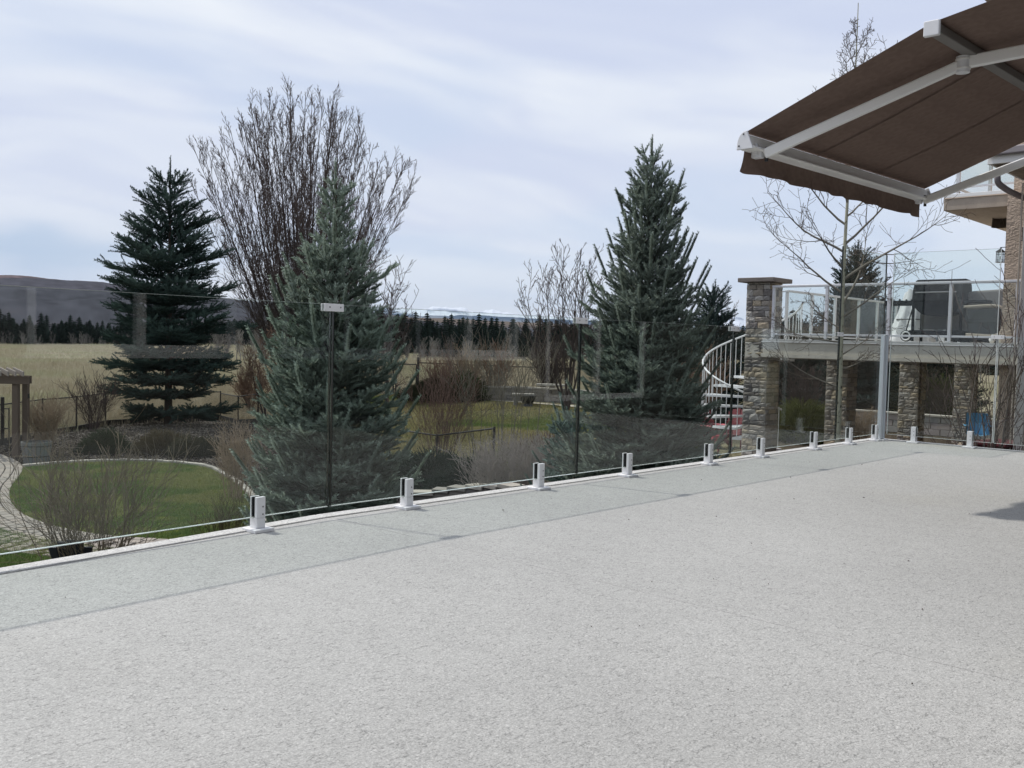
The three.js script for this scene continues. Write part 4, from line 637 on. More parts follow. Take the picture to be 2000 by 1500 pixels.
shrub('twig_shrub', 'reddish shrub at the fence behind the low juniper', grounded(868, 38), 1.45, 0.45, 24, twigRust, 103, { rad: 0.014, rmin: 0.007 });
shrub('twig_shrub', 'straw coloured upright shrub beyond the fire pit wall', grounded(918, 38.6), 1.7, 0.28, 22, twigTan, 104, { rad: 0.012, rmin: 0.007 });
shrub('twig_shrub', 'reddish brown shrub beyond the wall, right of the straw coloured one', grounded(968, 38.6), 1.8, 0.42, 24, twigRust, 105, { rad: 0.014, rmin: 0.007 });
shrub('twig_shrub', 'brown shrub tangle right of the fire pit by the bare tree', grounded(1075, 38.5), 2.0, 0.5, 38, twigM, 106, { rad: 0.014, rmin: 0.007 });
shrub('twig_shrub', 'reddish shrub beside the spiral staircase behind the blue spruce', grounded(1352, 27), 1.9, 0.5, 40, twigRust, 107, { rad: 0.012, rmin: 0.0055 });
shrub('twig_shrub', 'brown field shrub seen behind the fence corner', grounded(490, 45), 1.6, 0.5, 32, twigRust, 108, { rad: 0.016, rmin: 0.0075 });
shrub('twig_shrub', 'brown shrub under the balcony left of the aspen', grounded(1575, 31), 1.7, 0.5, 30, twigM, 109, { rad: 0.012, rmin: 0.006 });
shrub('twig_shrub', 'pale dry grass clump under the balcony near the corner post', grounded(1690, 27), 0.8, 0.5, 40, twigTan, 110, { rad: 0.008, rmin: 0.004 });
shrub('twig_shrub', 'bare shrub under the balcony between the stone pillars', grounded(1830, 34), 1.5, 0.5, 30, twigM, 111, { rad: 0.012, rmin: 0.006 });
{ // tall bare shrub just past the short side of the deck
  const b = grounded(1955, 11.6), r = rnd(3), st = []; [[-0.05, 0.02], [-0.16, -0.1], [-0.3, 0.05], [0.03, 0.1], [0.13, -0.05], [-0.22, 0.15], [-0.1, -0.2], [0.22, 0.05], [-0.42, -0.05]].forEach(([x, z], k) => st.push([x, z, lerp(2.3, 3.1, r()), 0.026 - 0.001 * k, 0.06 * (r() - 0.5), 0.06 * (r() - 0.5)]));
  bareTree('tall_bare_shrub', 'tall dark bare shrub just outside the deck at the right edge', 'shrub', b, st, { wob: [0.2, 0.3, 0.4], up: [0.3, 0.5, 0.4], taper: 0.16, rmin: 0.0035, kids: [9, 3], from: [0.22, 0.3], ang: [[0.4, 0.95], [0.4, 0.9]], len: [[0.22, 0.45], [0.25, 0.45]] }, [mat([0.16, 0.13, 0.115], 0.8), mat([0.11, 0.085, 0.075], 0.85), mat([0.10, 0.075, 0.07], 0.85)], 44);
}
// ---------------------------------------------------------------- junipers
const JG = [11, 12].map((s) => shootGeo(s, 0.14, 34, 0.016, 0.008));
function juniper(label, base, rx, ry, n, c0, c1, seed, s = 1) {
  const t = thing('juniper_bush', label, 'shrub', base), r = rnd(seed), list = [], tb = new TB();
  for (let k = 0; k < n; k++) { const a = r() * 6.28, q = Math.sqrt(r()), y = Math.pow(r(), 0.7), rr = rx * q * (1 - 0.35 * y * y) * (1 + 0.25 * Math.sin(a * 3 + seed)), p = V(Math.cos(a) * rr, ry * y * (1 - 0.55 * q * q) + 0.03, Math.sin(a) * rr); const d = V(Math.cos(a) * (0.5 + q), 0.35 + 0.9 * (1 - q) * r() + 0.2, Math.sin(a) * (0.5 + q)).add(V(r() - 0.5, r() - 0.5, r() - 0.5)); list.push({ p, d: d.normalize(), s: s * lerp(0.8, 1.5, r()), k: clamp(0.2 + 0.55 * y + 0.5 * (r() - 0.5)) }); if (k % 16 === 0) tb.tube([V(0, 0.02, 0), V(p.x * 0.6, p.y * 0.5, p.z * 0.6), p], [0.014, 0.01, 0.005], 3); }
  part('stems', tb.geo(), M.barkDark, t); instanced('foliage', JG, needleMat([1, 1, 1]), list, t, (e) => [0, 1, 2].map((i) => lerp(c0[i], c1[i], e.k))); return t;
}
juniper('dark juniper mound in the mulch left of the round lawn centre', grounded(208, 27.9), 0.58, 0.62, 1500, [0.022, 0.034, 0.02], [0.05, 0.066, 0.038], 1, 1.5);
juniper('bronze juniper mound behind the round lawn, below the dark spruce', grounded(318, 28.2), 0.75, 0.6, 1500, [0.05, 0.045, 0.028], [0.11, 0.088, 0.05], 2, 1.5);
juniper('greenish bronze juniper right of the bronze mound', grounded(372, 27.6), 0.55, 0.5, 1200, [0.035, 0.042, 0.028], [0.085, 0.08, 0.05], 3, 1.5);
juniper('small juniper at the far right of the mulch bed', grounded(405, 27.8), 0.45, 0.42, 900, [0.03, 0.036, 0.025], [0.07, 0.07, 0.045], 4, 1.5);
juniper('wide dark green juniper mass below the low black fence', grounded(850, 20.8), 1.35, 0.95, 5200, [0.012, 0.024, 0.018], [0.032, 0.052, 0.038], 5, 1.4);
juniper('dark green juniper beside the wide juniper mass, toward the grey twigs', grounded(930, 20), 0.85, 0.8, 2600, [0.012, 0.024, 0.018], [0.03, 0.05, 0.036], 6, 1.4);
juniper('low dark juniper spreading beside the far gate', grounded(862, 38), 1.5, 0.75, 3200, [0.022, 0.026, 0.016], [0.05, 0.05, 0.028], 7, 2.0);
juniper('bright green juniper top near the fire pit wall', grounded(905, 38.3), 0.9, 1.05, 2000, [0.03, 0.044, 0.016], [0.075, 0.095, 0.035], 8, 2.0);
juniper('yellow green juniper under the balcony left of the aspen', grounded(1572, 27.5), 1.3, 1.0, 3200, [0.05, 0.062, 0.018], [0.13, 0.14, 0.045], 9, 1.8);
juniper('green juniper under the balcony between the corner post and pillar', grounded(1838, 36), 1.4, 1.6, 2600, [0.028, 0.04, 0.016], [0.07, 0.085, 0.03], 10, 2.0);
juniper('dark bush behind the stairs at ground level', grounded(1335, 24), 0.9, 0.9, 2200, [0.02, 0.03, 0.024], [0.045, 0.06, 0.045], 11, 1.6);

// ---------------------------------------------------------------- far conifers and groves
function coniferGeo(seed, H, R) {                          // layered ragged boughs, made of many narrow triangles
  const r = rnd(seed), tb = new TB(true), n = 17; tb.col = [0.35, 0.3, 0.28]; tb.tube([V(0, 0, 0), V(0, H * 0.98, 0)], [0.018 * H, 0.003 * H], 5);
  for (let k = 0; k < n; k++) { const q = k / n, y = H * lerp(0.08, 0.97, q), Rw = R * Math.pow(1 - q, 0.85) * lerp(0.75, 1.15, r()) + 0.02 * H, m = 13; for (let b = 0; b < m; b++) { const a = (b + r()) / m * 6.28, L = Rw * lerp(0.6, 1.15, r()), w = L * 0.3 + 0.02 * H, dr = -0.25 * L - 0.02 * H * r(), ca = Math.cos(a), sa = Math.sin(a), c = lerp(0.55, 1.35, r()); tb.col = [c, c, c]; tb.tri([0, y + 0.035 * H, 0], [ca * L - sa * w * 0.5, y + dr, sa * L + ca * w * 0.5], [ca * L * 1.08, y + dr * 0.7 + 0.01 * H, sa * L * 1.08]); tb.tri([0, y + 0.02 * H, 0], [ca * L + sa * w, y + dr, sa * L - ca * w], [ca * L * 0.9 - sa * w * 0.3, y + dr * 0.6, sa * L * 0.9 + ca * w * 0.3]); } }
  return tb.geo(false);
}
const CG = [1, 2, 3, 4].map((s) => coniferGeo(s, 1, lerp(0.13, 0.2, s / 4)));
const conM = [[0.020, 0.030, 0.024], [0.026, 0.036, 0.030], [0.016, 0.025, 0.021]].map((c) => mat(c, 0.95, { vertexColors: true }));
function conifer(label, px, py, depth, k, group) { const b = grounded(px, depth, 0.3), h = topH(b, py, px), t = thing('forest_spruce', label, 'spruce tree', b, k * 1.3, group); const c = part('crown', CG[k % 4], conM[k % 3], t); c.scale.set(h, h, h); part('trunk', new THREE.CylinderGeometry(0.01 * h, 0.02 * h, h * 0.3, 6).translate(0, h * 0.15, 0), M.barkDark, t); }
[[775, 642], [790, 655], [829, 632], [838, 640], [856, 641], [866, 650], [879, 632], [885, 629], [897, 646], [906, 626], [920, 640], [932, 643], [948, 628], [955, 640], [962, 638], [975, 655], [984, 643], [999, 639], [1008, 652], [1020, 644], [1043, 650], [1052, 660]].forEach(([px, py], k) => conifer('dark forest spruce in the stand beyond the field, middle distance', px, py, 138 + (k * 37 % 23), k, 'forest spruces beyond the middle of the field'));
{
  const r = rnd(8), list = []; const add = (px, d, h) => { const p = grounded(px, d, 0.3); list.push({ p, h, a: r() * 6.28 }); };
  for (let k = 0; k < 2600; k++) { const px = lerp(-900, 760, r()), d = lerp(225, 330, r()); add(px, d, lerp(4.2, 9.0, Math.pow(r(), 1.3)) * (r() < 0.08 ? 1.3 : 1)); }
  for (let k = 0; k < 520; k++) add(lerp(740, 1480, r()), lerp(175, 260, r()), lerp(5, 9, r()));
  for (let k = 0; k < 500; k++) add(lerp(1480, 2900, r()), lerp(120, 260, r()), lerp(5, 9, r()));
  const t = thing('spruce_forest', 'dark distant spruce forest along the far edge of the field', 'forest'); t.userData.kind = 'stuff';
  CG.forEach((g, gi) => { const l = list.filter((_, i) => i % 4 === gi), im = new THREE.InstancedMesh(g, conM[gi % 3], l.length); im.name = 'spruce_crowns'; im.userData.kind = 'stuff'; l.forEach((e, i) => { _q.setFromAxisAngle(V(0, 1, 0), e.a); im.setMatrixAt(i, _m.compose(e.p, _q, V(e.h * 1.3, e.h, e.h * 1.3))); }); t.add(im); });
}
{ // leafless poplar grove between field and spruces
  const r = rnd(18), geos = [0, 1, 2].map((k) => { const tb = new TB(), rr = rnd(200 + k); const o = { wob: [0.14, 0.25, 0.3], up: [0.25, 0.5, 0.4], taper: 0.1, rmin: 0.012, kids: [16, 5], from: [0.18, 0.2], ang: [[0.45, 0.9], [0.4, 0.9]], len: [[0.2, 0.4], [0.35, 0.6]], con: 0.5 }; grow([tb], V(0, 0, 0), V(0.03, 1, 0), 5.2, 0.07, 0, o, rr); grow([tb], V(0.5, 0, 0.2), V(-0.1, 1, 0.1), 4.4, 0.05, 0, o, rr); return tb.geo(); });
  const t = thing('leafless_poplar_grove', 'grey leafless poplar grove before the distant spruces', 'grove'); t.userData.kind = 'stuff'; const list = [];
  for (let k = 0; k < 85; k++) list.push([lerp(720, 1240, r()), lerp(84, 132, r()), lerp(0.3, 0.62, r())]);
  for (let k = 0; k < 120; k++) list.push([lerp(-300, 720, r()), lerp(205, 235, r()), lerp(0.4, 0.75, r())]);
  for (let k = 0; k < 90; k++) list.push([lerp(1240, 2100, r()), lerp(60, 120, r()), lerp(0.5, 1.0, r())]);
  for (let k = 0; k < 40; k++) list.push([lerp(420, 640, r()), lerp(70, 120, r()), lerp(0.5, 0.9, r())]);
  geos.forEach((g, gi) => { const l = list.filter((_, i) => i % 3 === gi), im = new THREE.InstancedMesh(g, [mat([0.20, 0.185, 0.17], 0.95), mat([0.15, 0.135, 0.128], 0.95), mat([0.27, 0.25, 0.23], 0.95)][gi], l.length); im.name = 'poplars'; im.userData.kind = 'stuff'; l.forEach(([px, d, s], i) => { _q.setFromAxisAngle(V(0, 1, 0), i * 2.1); im.setMatrixAt(i, _m.compose(grounded(px, d, 0.1), _q, V(s, s, s))); }); t.add(im); });
}

// ================================================================ garden
function proj(p) { const d = p.clone().sub(EYE), z = d.dot(FW); return [1000 + FOCAL * d.dot(RT) / z, 750 - FOCAL * d.dot(UPV) / z, z]; }
const deckEdgeY = (x) => 1120 - 0.1504 * x, PATHSIDE = 1;
const onL = (px, py) => onY(px, py, LY);
function smoothLine(pts, n, closed = false) { return new THREE.CatmullRomCurve3(pts, closed, 'centripetal').getSpacedPoints(n); }
// the curve where the paver path meets the lawn, from the pergola round to the deck
const inner = smoothLine([[-40, 872], [0, 888], [32, 901], [45, 913], [38, 932], [24, 950], [20, 968], [28, 990], [62, 1014], [130, 1035], [230, 1050], [370, 1057], [520, 1061]].map((q) => onL(...q)), 150);
const rim = smoothLine([[45, 914], [110, 908], [170, 904], [220, 903], [280, 903], [340, 906], [400, 913], [440, 930], [470, 950], [492, 972], [512, 1005], [522, 1040]].map((q) => onL(...q)), 120);
const NI = inner.reduce((b, p, i) => p.distanceTo(rim[0]) < inner[b].distanceTo(rim[0]) ? i : b, 0);
const lawnLine = [...rim, ...inner.slice(NI).reverse()];
function flatGeo(line, y, res = 0) { const sh = new THREE.Shape(line.map((p) => new THREE.Vector2(p.x, -p.z))); const g = new THREE.ShapeGeometry(sh).rotateX(-Math.PI / 2).translate(0, y, 0); const p = g.attributes.position, uv = g.attributes.uv; for (let i = 0; i < p.count; i++) uv.setXY(i, p.getX(i) / 1.5, p.getZ(i) / 1.5); return g; }
const lawnTex = tex(512, (x, y) => { const a = pfbm(x * 7, y * 7, 7, 4, 3), b = vn(x * 150, y * 150, 150, 4), k = 0.62 + 0.4 * (a - 0.5) + 0.35 * (b - 0.5); return [k * lerp(0.86, 1.12, a), k, k * 0.72]; }, true);
M.lawn = mat([0.19, 0.25, 0.105], 0.95, { map: lawnTex, bumpMap: lawnTex, bumpScale: 0.02 });
structure('lawn', flatGeo(lawnLine, LY + 0.02), M.lawn);
const inPoly = (x, z, L) => { let c = false; for (let i = 0, j = L.length - 1; i < L.length; j = i++) { if ((L[i].z > z) !== (L[j].z > z) && x < (L[j].x - L[i].x) * (z - L[i].z) / (L[j].z - L[i].z) + L[i].x) c = !c; } return c; };
// second piece of lawn outside the path at lower left, and a strip before the deck
const lawn2 = [[-200, 1010], [0, 1034], [60, 1050], [150, 1066], [260, 1079], [330, 1090], [250, 1180], [-200, 1300]].map((q) => onL(...q));
structure('lawn', flatGeo(lawn2, LY + 0.012), M.lawn);
const lawn3 = [[330, 1052], [520, 1050], [640, 1010], [900, 1100], [500, 1300], [380, 1066]].map((q) => onL(...q));
structure('lawn', flatGeo(lawn3, LY + 0.008), M.lawn);
const tuft = (seed, n, h, sp, w) => { const r = rnd(seed), tb = new TB(); for (let k = 0; k < n; k++) { const a = r() * 6.28, x = (r() - 0.5) * sp, z = (r() - 0.5) * sp, l = h * lerp(0.6, 1.2, r()), b = l * lerp(0.1, 0.7, r()), ca = Math.cos(a), sa = Math.sin(a); tb.tri([x - sa * w, 0, z + ca * w], [x + sa * w, 0, z - ca * w], [x + ca * b, l, z + sa * b]); } return tb.geo(false); };
function scatter(name, label, cat, geos, list, material, colorOf) {
  const t = thing(name, label, cat); t.userData.kind = 'stuff'; const col = new THREE.Color();
  geos.forEach((g, gi) => { const l = list.filter((_, i) => i % geos.length === gi), im = new THREE.InstancedMesh(g, material, l.length); im.name = name + '_clumps'; im.userData.kind = 'stuff'; l.forEach((e, i) => { _q.setFromAxisAngle(V(0, 1, 0), e.a); im.setMatrixAt(i, _m.compose(e.p, _q, V(e.s, e.s * (e.h || 1), e.s))); const c = colorOf(e); im.setColorAt(i, col.setRGB(...c)); }); t.add(im); });
}
{
  const r = rnd(41), L = []; let xs = [1e9, -1e9, 1e9, -1e9]; for (const p of [...lawnLine, ...lawn2]) xs = [Math.min(xs[0], p.x), Math.max(xs[1], p.x), Math.min(xs[2], p.z), Math.max(xs[3], p.z)];
  for (let k = 0; k < 90000; k++) { const x = lerp(xs[0], xs[1], r()), z = lerp(xs[2], xs[3], r()); if (inPoly(x, z, lawnLine) || inPoly(x, z, lawn2) || inPoly(x, z, lawn3)) L.push({ p: V(x, LY + 0.015, z), a: r() * 6.28, s: lerp(0.7, 1.3, r()), k: fbm(x * 0.9, z * 0.9, 3, 7), q: r() }); }
  scatter('lawn_grass', 'short green grass blades of the round lawn', 'grass', [tuft(1, 9, 0.045, 0.09, 0.003), tuft(2, 9, 0.04, 0.09, 0.003)], L, mat([1, 1, 1], 0.9), (e) => { const t = clamp(step(0.42, 0.62, e.k) * 0.6 + 0.35 * e.q + (e.q > 0.93 ? 0.4 : 0)); return [lerp(0.125, 0.31, t), lerp(0.20, 0.30, t), lerp(0.07, 0.135, t)]; });
}
{ // rows of pavers following the curve
  const t = thing('paver_path', 'curving path of tan concrete pavers around the round lawn', 'path'); t.userData.kind = 'structure'; t.userData.category = undefined; delete t.userData.category;
  const geos = [0, 1, 2].map((k) => box(1, 0.05, 1, 0, 0, 0, 0.0).translate(0, 0, 0)), pw = 0.205, rest = [], all = [];
  const bevel = new RoundedBoxGeometry(0.2, 0.05, 0.2, 1, 0.008);
  const r = rnd(6), len = [0]; for (let i = 1; i < inner.length; i++) len.push(len[i - 1] + inner[i].distanceTo(inner[i - 1])); const tot = len[len.length - 1];
  const Pt = (s) => { let i = 0; while (i < len.length - 2 && len[i + 1] < s) i++; const f = clamp((s - len[i]) / (len[i + 1] - len[i])), p = inner[i].clone().lerp(inner[i + 1], f), d = inner[Math.min(inner.length - 1, i + 2)].clone().sub(inner[Math.max(0, i - 1)]).normalize(); return [p, d]; };
  for (let row = 0; row < 8; row++) { let s = (row % 2) * 0.12; while (s < tot) { const L = row === 0 ? 0.205 : lerp(0.2, 0.3, r()); const [p, d] = Pt(s + L / 2), nrm = V(d.z, 0, -d.x), off = (row + 0.5) * pw * -1; all.push({ x: p.x + nrm.x * off * PATHSIDE, z: p.z + nrm.z * off * PATHSIDE, a: Math.atan2(-d.z, d.x), L: L - 0.026, r: r(), row }); s += L; } }
  all.forEach((e) => { const q = proj(V(e.x, LY, e.z)); e.vis = q[0] > -30 && q[0] < 2030 && q[1] < deckEdgeY(q[0]) + 10; e.d = Math.hypot(e.x, e.z); });
  all.sort((a, b) => (b.vis - a.vis) || (a.d - b.d));
  all.forEach((e, k) => { if (k < 300) { const m = new THREE.Mesh(bevel, M.paver[Math.floor(e.r * 4)]); m.name = 'paver'; m.scale.set(e.L / 0.2, 1, (pw - 0.024) / 0.2); m.position.set(e.x, LY + 0.006 + 0.006 * h2(k, 3), e.z); m.rotation.y = e.a; t.add(m); } else { const g = plain(bevel.clone()); g.scale(e.L / 0.2, 1, (pw - 0.024) / 0.2); g.rotateY(e.a); g.translate(e.x, LY + 0.008, e.z); rest.push(g); } });
  if (rest.length) { const m = part('pavers', mergeGeometries(rest), M.paver[1], t); m.userData.kind = 'stuff'; }
}
{ const t = thing('lawn_kerb', 'pale stone edging curving round the far side of the lawn', 'edging'), r = rnd(9); t.userData.kind = 'structure'; delete t.userData.category; const L = smoothLine(rim, 58); const g = new RoundedBoxGeometry(0.25, 0.1, 0.13, 1, 0.02); for (let i = 0; i < L.length - 1; i++) { const p = L[i].clone().lerp(L[i + 1], 0.5), d = L[i + 1].clone().sub(L[i]); const m = new THREE.Mesh(g, M.kerb[Math.floor(r() * 3)]); m.name = 'kerb_stone'; m.position.set(p.x, LY + 0.035 + 0.012 * r(), p.z); m.rotation.y = Math.atan2(-d.z, d.x) + 0.05 * (r() - 0.5); m.scale.set(d.length() / 0.258, 1, lerp(0.9, 1.15, r())); t.add(m); } }
{ // bark mulch chips over the bed between lawn and fence
  const r = rnd(10), L = [], g = [0, 1].map((k) => { const tb = new TB(), q = rnd(70 + k); for (let i = 0; i < 5; i++) { const x = (q() - 0.5) * 0.2, z = (q() - 0.5) * 0.2, a = q() * 6.28, l = lerp(0.02, 0.06, q()), y = 0.01 + 0.02 * q(); tb.tube([V(x, y, z), V(x + Math.cos(a) * l, y + (q() - 0.4) * 0.02, z + Math.sin(a) * l)], [0.009, 0.004], 3); } return tb.geo(); });
  for (let k = 0; k < 26000; k++) { const px = lerp(-60, 620, r()), d = lerp(19, 42, Math.sqrt(r())), p = G(px, d); if (inPoly(p.x, p.z, lawnLine)) continue; if (side(p, FL[2], FL[3]) < 0 || side(p, FL[0], FL[2]) < 0 || side(p, FR[0], FR[3]) < 0) continue; L.push({ p, a: r() * 6.28, s: lerp(0.7, 1.5, r()), q: r() }); }
  scatter('bark_mulch', 'dark bark mulch covering the bed between lawn and fence', 'mulch', g, L, mat([1, 1, 1], 0.95), (e) => { const t = e.q * e.q * e.q; return [lerp(0.05, 0.36, t), lerp(0.043, 0.32, t), lerp(0.038, 0.28, t)]; });
}
{ // dry straw grass of the field and rough grass beyond
  const r = rnd(12), L = []; for (let k = 0; k < 150000; k++) { const px = lerp(-250, 1500, r()), d = 27 * Math.pow(8.2, Math.pow(r(), 1.15)); const p = G(px, d); const inside = side(p, FL[2], FL[3]) > 0 && side(p, FL[0], FL[2]) > 0 && side(p, FR[0], FR[3]) > 0; if (inside) continue; if (side(p, FR[0], FR[3]) <= 0 && side(p, FB[1], FB[4]) > 0) continue; L.push({ p, a: r() * 6.28, s: lerp(0.6, 1.35, r()) * (d > 70 ? 1.5 : 1), h: lerp(0.6, 1.3, fbm(p.x * 0.25, p.z * 0.25, 3, 5)) * (d > 70 ? 0.8 : 1), k: fbm(p.x * 0.22, p.z * 0.22, 4, 8), q: r() }); }
  scatter('dry_field_grass', 'dry straw coloured grass of the open field beyond the fence', 'grass', [tuft(21, 12, 0.26, 0.42, 0.007), tuft(22, 12, 0.21, 0.46, 0.007), tuft(23, 10, 0.34, 0.4, 0.007)], L, mat([1, 1, 1], 0.9), (e) => { const t = clamp(e.k * 0.9 + 0.4 * (e.q - 0.5)), g = step(0.5, 0.66, e.k) * 0.5; return [lerp(0.36, 0.63, t) * (1 - 0.3 * g), lerp(0.31, 0.555, t) * (1 - 0.18 * g), lerp(0.215, 0.42, t) * (1 - 0.35 * g)]; });
}
{ // neighbour lawn: short olive grass
  const r = rnd(13), L = []; for (let k = 0; k < 60000; k++) { const px = lerp(640, 1380, r()), d = lerp(22, 40.5, r()), p = G(px, d); if (side(p, FR[0], FR[3]) > 0) continue; L.push({ p, a: r() * 6.28, s: lerp(0.7, 1.3, r()), k: fbm(p.x * 0.3, p.z * 0.6, 3, 7), q: r() }); }
  scatter('far_lawn_grass', 'olive grass of the neighbouring lawn before the fire pit', 'grass', [tuft(3, 9, 0.06, 0.16, 0.006), tuft(4, 9, 0.055, 0.16, 0.006)], L, mat([1, 1, 1], 0.9), (e) => { const t = clamp(step(0.40, 0.6, e.k) + 0.5 * (e.q - 0.5)); return [lerp(0.14, 0.36, t), lerp(0.19, 0.31, t), lerp(0.055, 0.15, t)]; });
}
// ---------------------------------------------------------------- chain-link fences
function chainFence(label, line, h, o = {}) {
  const t = thing('chain_link_fence', label, 'fence'); const pts = [];
  for (let k = 0; k + 1 < line.length; k++) { const n = Math.max(1, Math.round(line[k].distanceTo(line[k + 1]) / (o.step || 2.9))); for (let i = 0; i < n; i++) pts.push(line[k].clone().lerp(line[k + 1], i / n)); } pts.push(line[line.length - 1].clone());
  pts.forEach((p) => { p.y = ground(p.x, p.z); });
  pts.forEach((p, k) => { const big = (o.big || []).includes(k); part('post', cyl(big ? 0.055 : 0.03, big ? 0.055 : 0.03, h + (big ? 0.22 : 0.04) + 0.2, p.x, p.y + (h + (big ? 0.22 : 0.04)) / 2 - 0.1, p.z, 8), M.fence, t); });
  for (let k = 0; k + 1 < pts.length; k++) {
    if ((o.skip || []).includes(k)) continue; const a = pts[k], b = pts[k + 1], A = a.clone().setY(a.y + h), B = b.clone().setY(b.y + h), rb = new TB(); rb.bar(A, B, 0.021, 6); part('top_rail', rb.geo(), M.fence, t);
    if (o.board) { part('bottom_board', beam(a.clone().setY(a.y + 0.1), b.clone().setY(b.y + 0.1), 0.04, 0.24, 0), M.fence, t); }
    const tb = new TB(), L = a.distanceTo(b), n = Math.round(L / 0.075), m = Math.round(h / 0.075);
    for (let i = -m; i < n; i++) for (const sg of [0, 1]) { let s0 = i / n, s1 = (i + m) / n, y0 = 0.03, y1 = h; if (s0 < 0) { y0 = lerp(0.03, h, -s0 / (s1 - s0)); s0 = 0; } if (s1 > 1) { y1 = lerp(0.03, h, (1 - i / n) / (m / n)); s1 = 1; } if (s1 <= s0) continue; const [p, q] = sg ? [1 - s0, 1 - s1] : [s0, s1]; const P = a.clone().lerp(b, p), Q = a.clone().lerp(b, q); P.y += y0; Q.y += y1; tb.bar(P, Q, 0.0024, 3); }
    const w = part('wire_mesh', tb.geo(false), M.wire, t); w.userData.kind = 'stuff';
  }
  return t;
}
chainFence('black chain link fence between mulch bed and straw field at left', FL, 1.24, { board: true, big: [0, 1] });
chainFence('black chain link fence running down from the field corner behind the left blue spruce', FR, 1.18, { board: true });
chainFence('black chain link fence behind the far lawn and fire pit', FB.slice(2), 1.38, { big: [0], step: 3.2 });
chainFence('short black chain link fence left of the far gate', FB.slice(0, 2), 1.3, {});
{ // gate
  const a = FB[1].clone().lerp(FB[2], 0.1), b = FB[1].clone().lerp(FB[2], 0.93); a.y = ground(a.x, a.z); b.y = ground(b.x, b.z); const t = thing('chain_link_gate', 'black chain link gate beyond the far lawn, right of the left blue spruce', 'gate'), fr = new TB(), h = 1.3;
  const A = [a, b].map((p) => p.clone().setY(p.y + 0.06)), B = [a, b].map((p) => p.clone().setY(p.y + h)); fr.bar(A[0], A[1], 0.024, 6); fr.bar(B[0], B[1], 0.024, 6); fr.bar(A[0], B[0], 0.028, 6); fr.bar(A[1], B[1], 0.028, 6); part('frame', fr.geo(), M.fence, t);
  const tb = new TB(), n = 16, m = 16; for (let i = -m; i < n; i++) for (const sg of [0, 1]) { let s0 = i / n, s1 = (i + m) / n, y0 = 0.06, y1 = h; if (s0 < 0) { y0 = lerp(0.06, h, -s0 / (s1 - s0)); s0 = 0; } if (s1 > 1) { y1 = lerp(0.06, h, (1 - i / n) / (m / n)); s1 = 1; } const [p, q] = sg ? [1 - s0, 1 - s1] : [s0, s1]; const P = a.clone().lerp(b, p), Q = a.clone().lerp(b, q); P.y += y0; Q.y += y1; tb.bar(P, Q, 0.0026, 3); } const w = part('wire_mesh', tb.geo(false), M.wire, t); w.userData.kind = 'stuff';
  part('latch', box(0.12, 0.05, 0.05, b.x + 0.05, b.y + 0.95, b.z, 0.01), M.fence, t);
}
{ // gate post hardware beside the pergola
  const p = G(9, 27.6), t = thing('field_gate', 'narrow black gate leaf at the far left behind the pergola', 'gate', p, 0.2), tb = new TB(); for (const y of [0.15, 0.62, 1.2]) tb.bar(V(0, y, 0), V(0.12, y, 0), 0.018, 6); tb.bar(V(0.12, 0.08, 0), V(0.12, 1.22, 0), 0.018, 6); part('frame', tb.geo(), M.fence, t); part('hinge', box(0.05, 0.05, 0.05, 0, 0.62, 0, 0.008), M.fence, t);
}
// ---------------------------------------------------------------- pergola and barrel
{
  const b = grounded(33, 26.3, 0), H = topH(b, 742, 33), t = thing('pergola', 'weathered timber pergola at the left edge of the photo', 'pergola', b, 0.08);
  part('post', box(0.16, H + 0.1, 0.16, -0.02, H / 2 - 0.05, 0, 0.01), M.wood, t); part('post', box(0.15, H + 0.1, 0.15, 0.14, H / 2 - 0.05, -0.25, 0.01), M.wood, t);
  for (const z of [0.1, -0.35, -2.2]) part('beam', box(3.2, 0.22, 0.06, z < -1 ? -2.75 : z < 0 ? -1.35 : -1.22, H + 0.0, z, 0.008), M.wood, t);
  for (let k = 0; k < 10; k++) part('slat', beam(V(0.30 - k * 0.20, H + 0.18, 0.3), V(0.30 - k * 0.20 - 1.45, H + 0.18, -2.5), 0.04, 0.14, 0.006), mat([0.27, 0.24, 0.22], 0.85), t);
  part('post', box(0.16, H + 0.1, 0.16, -2.5, H / 2 - 0.05, 0, 0.01), M.wood, t);
  part('bracket', box(0.05, 0.12, 0.03, 0.235, H - 0.45, -0.2, 0.004), M.black, t);
}
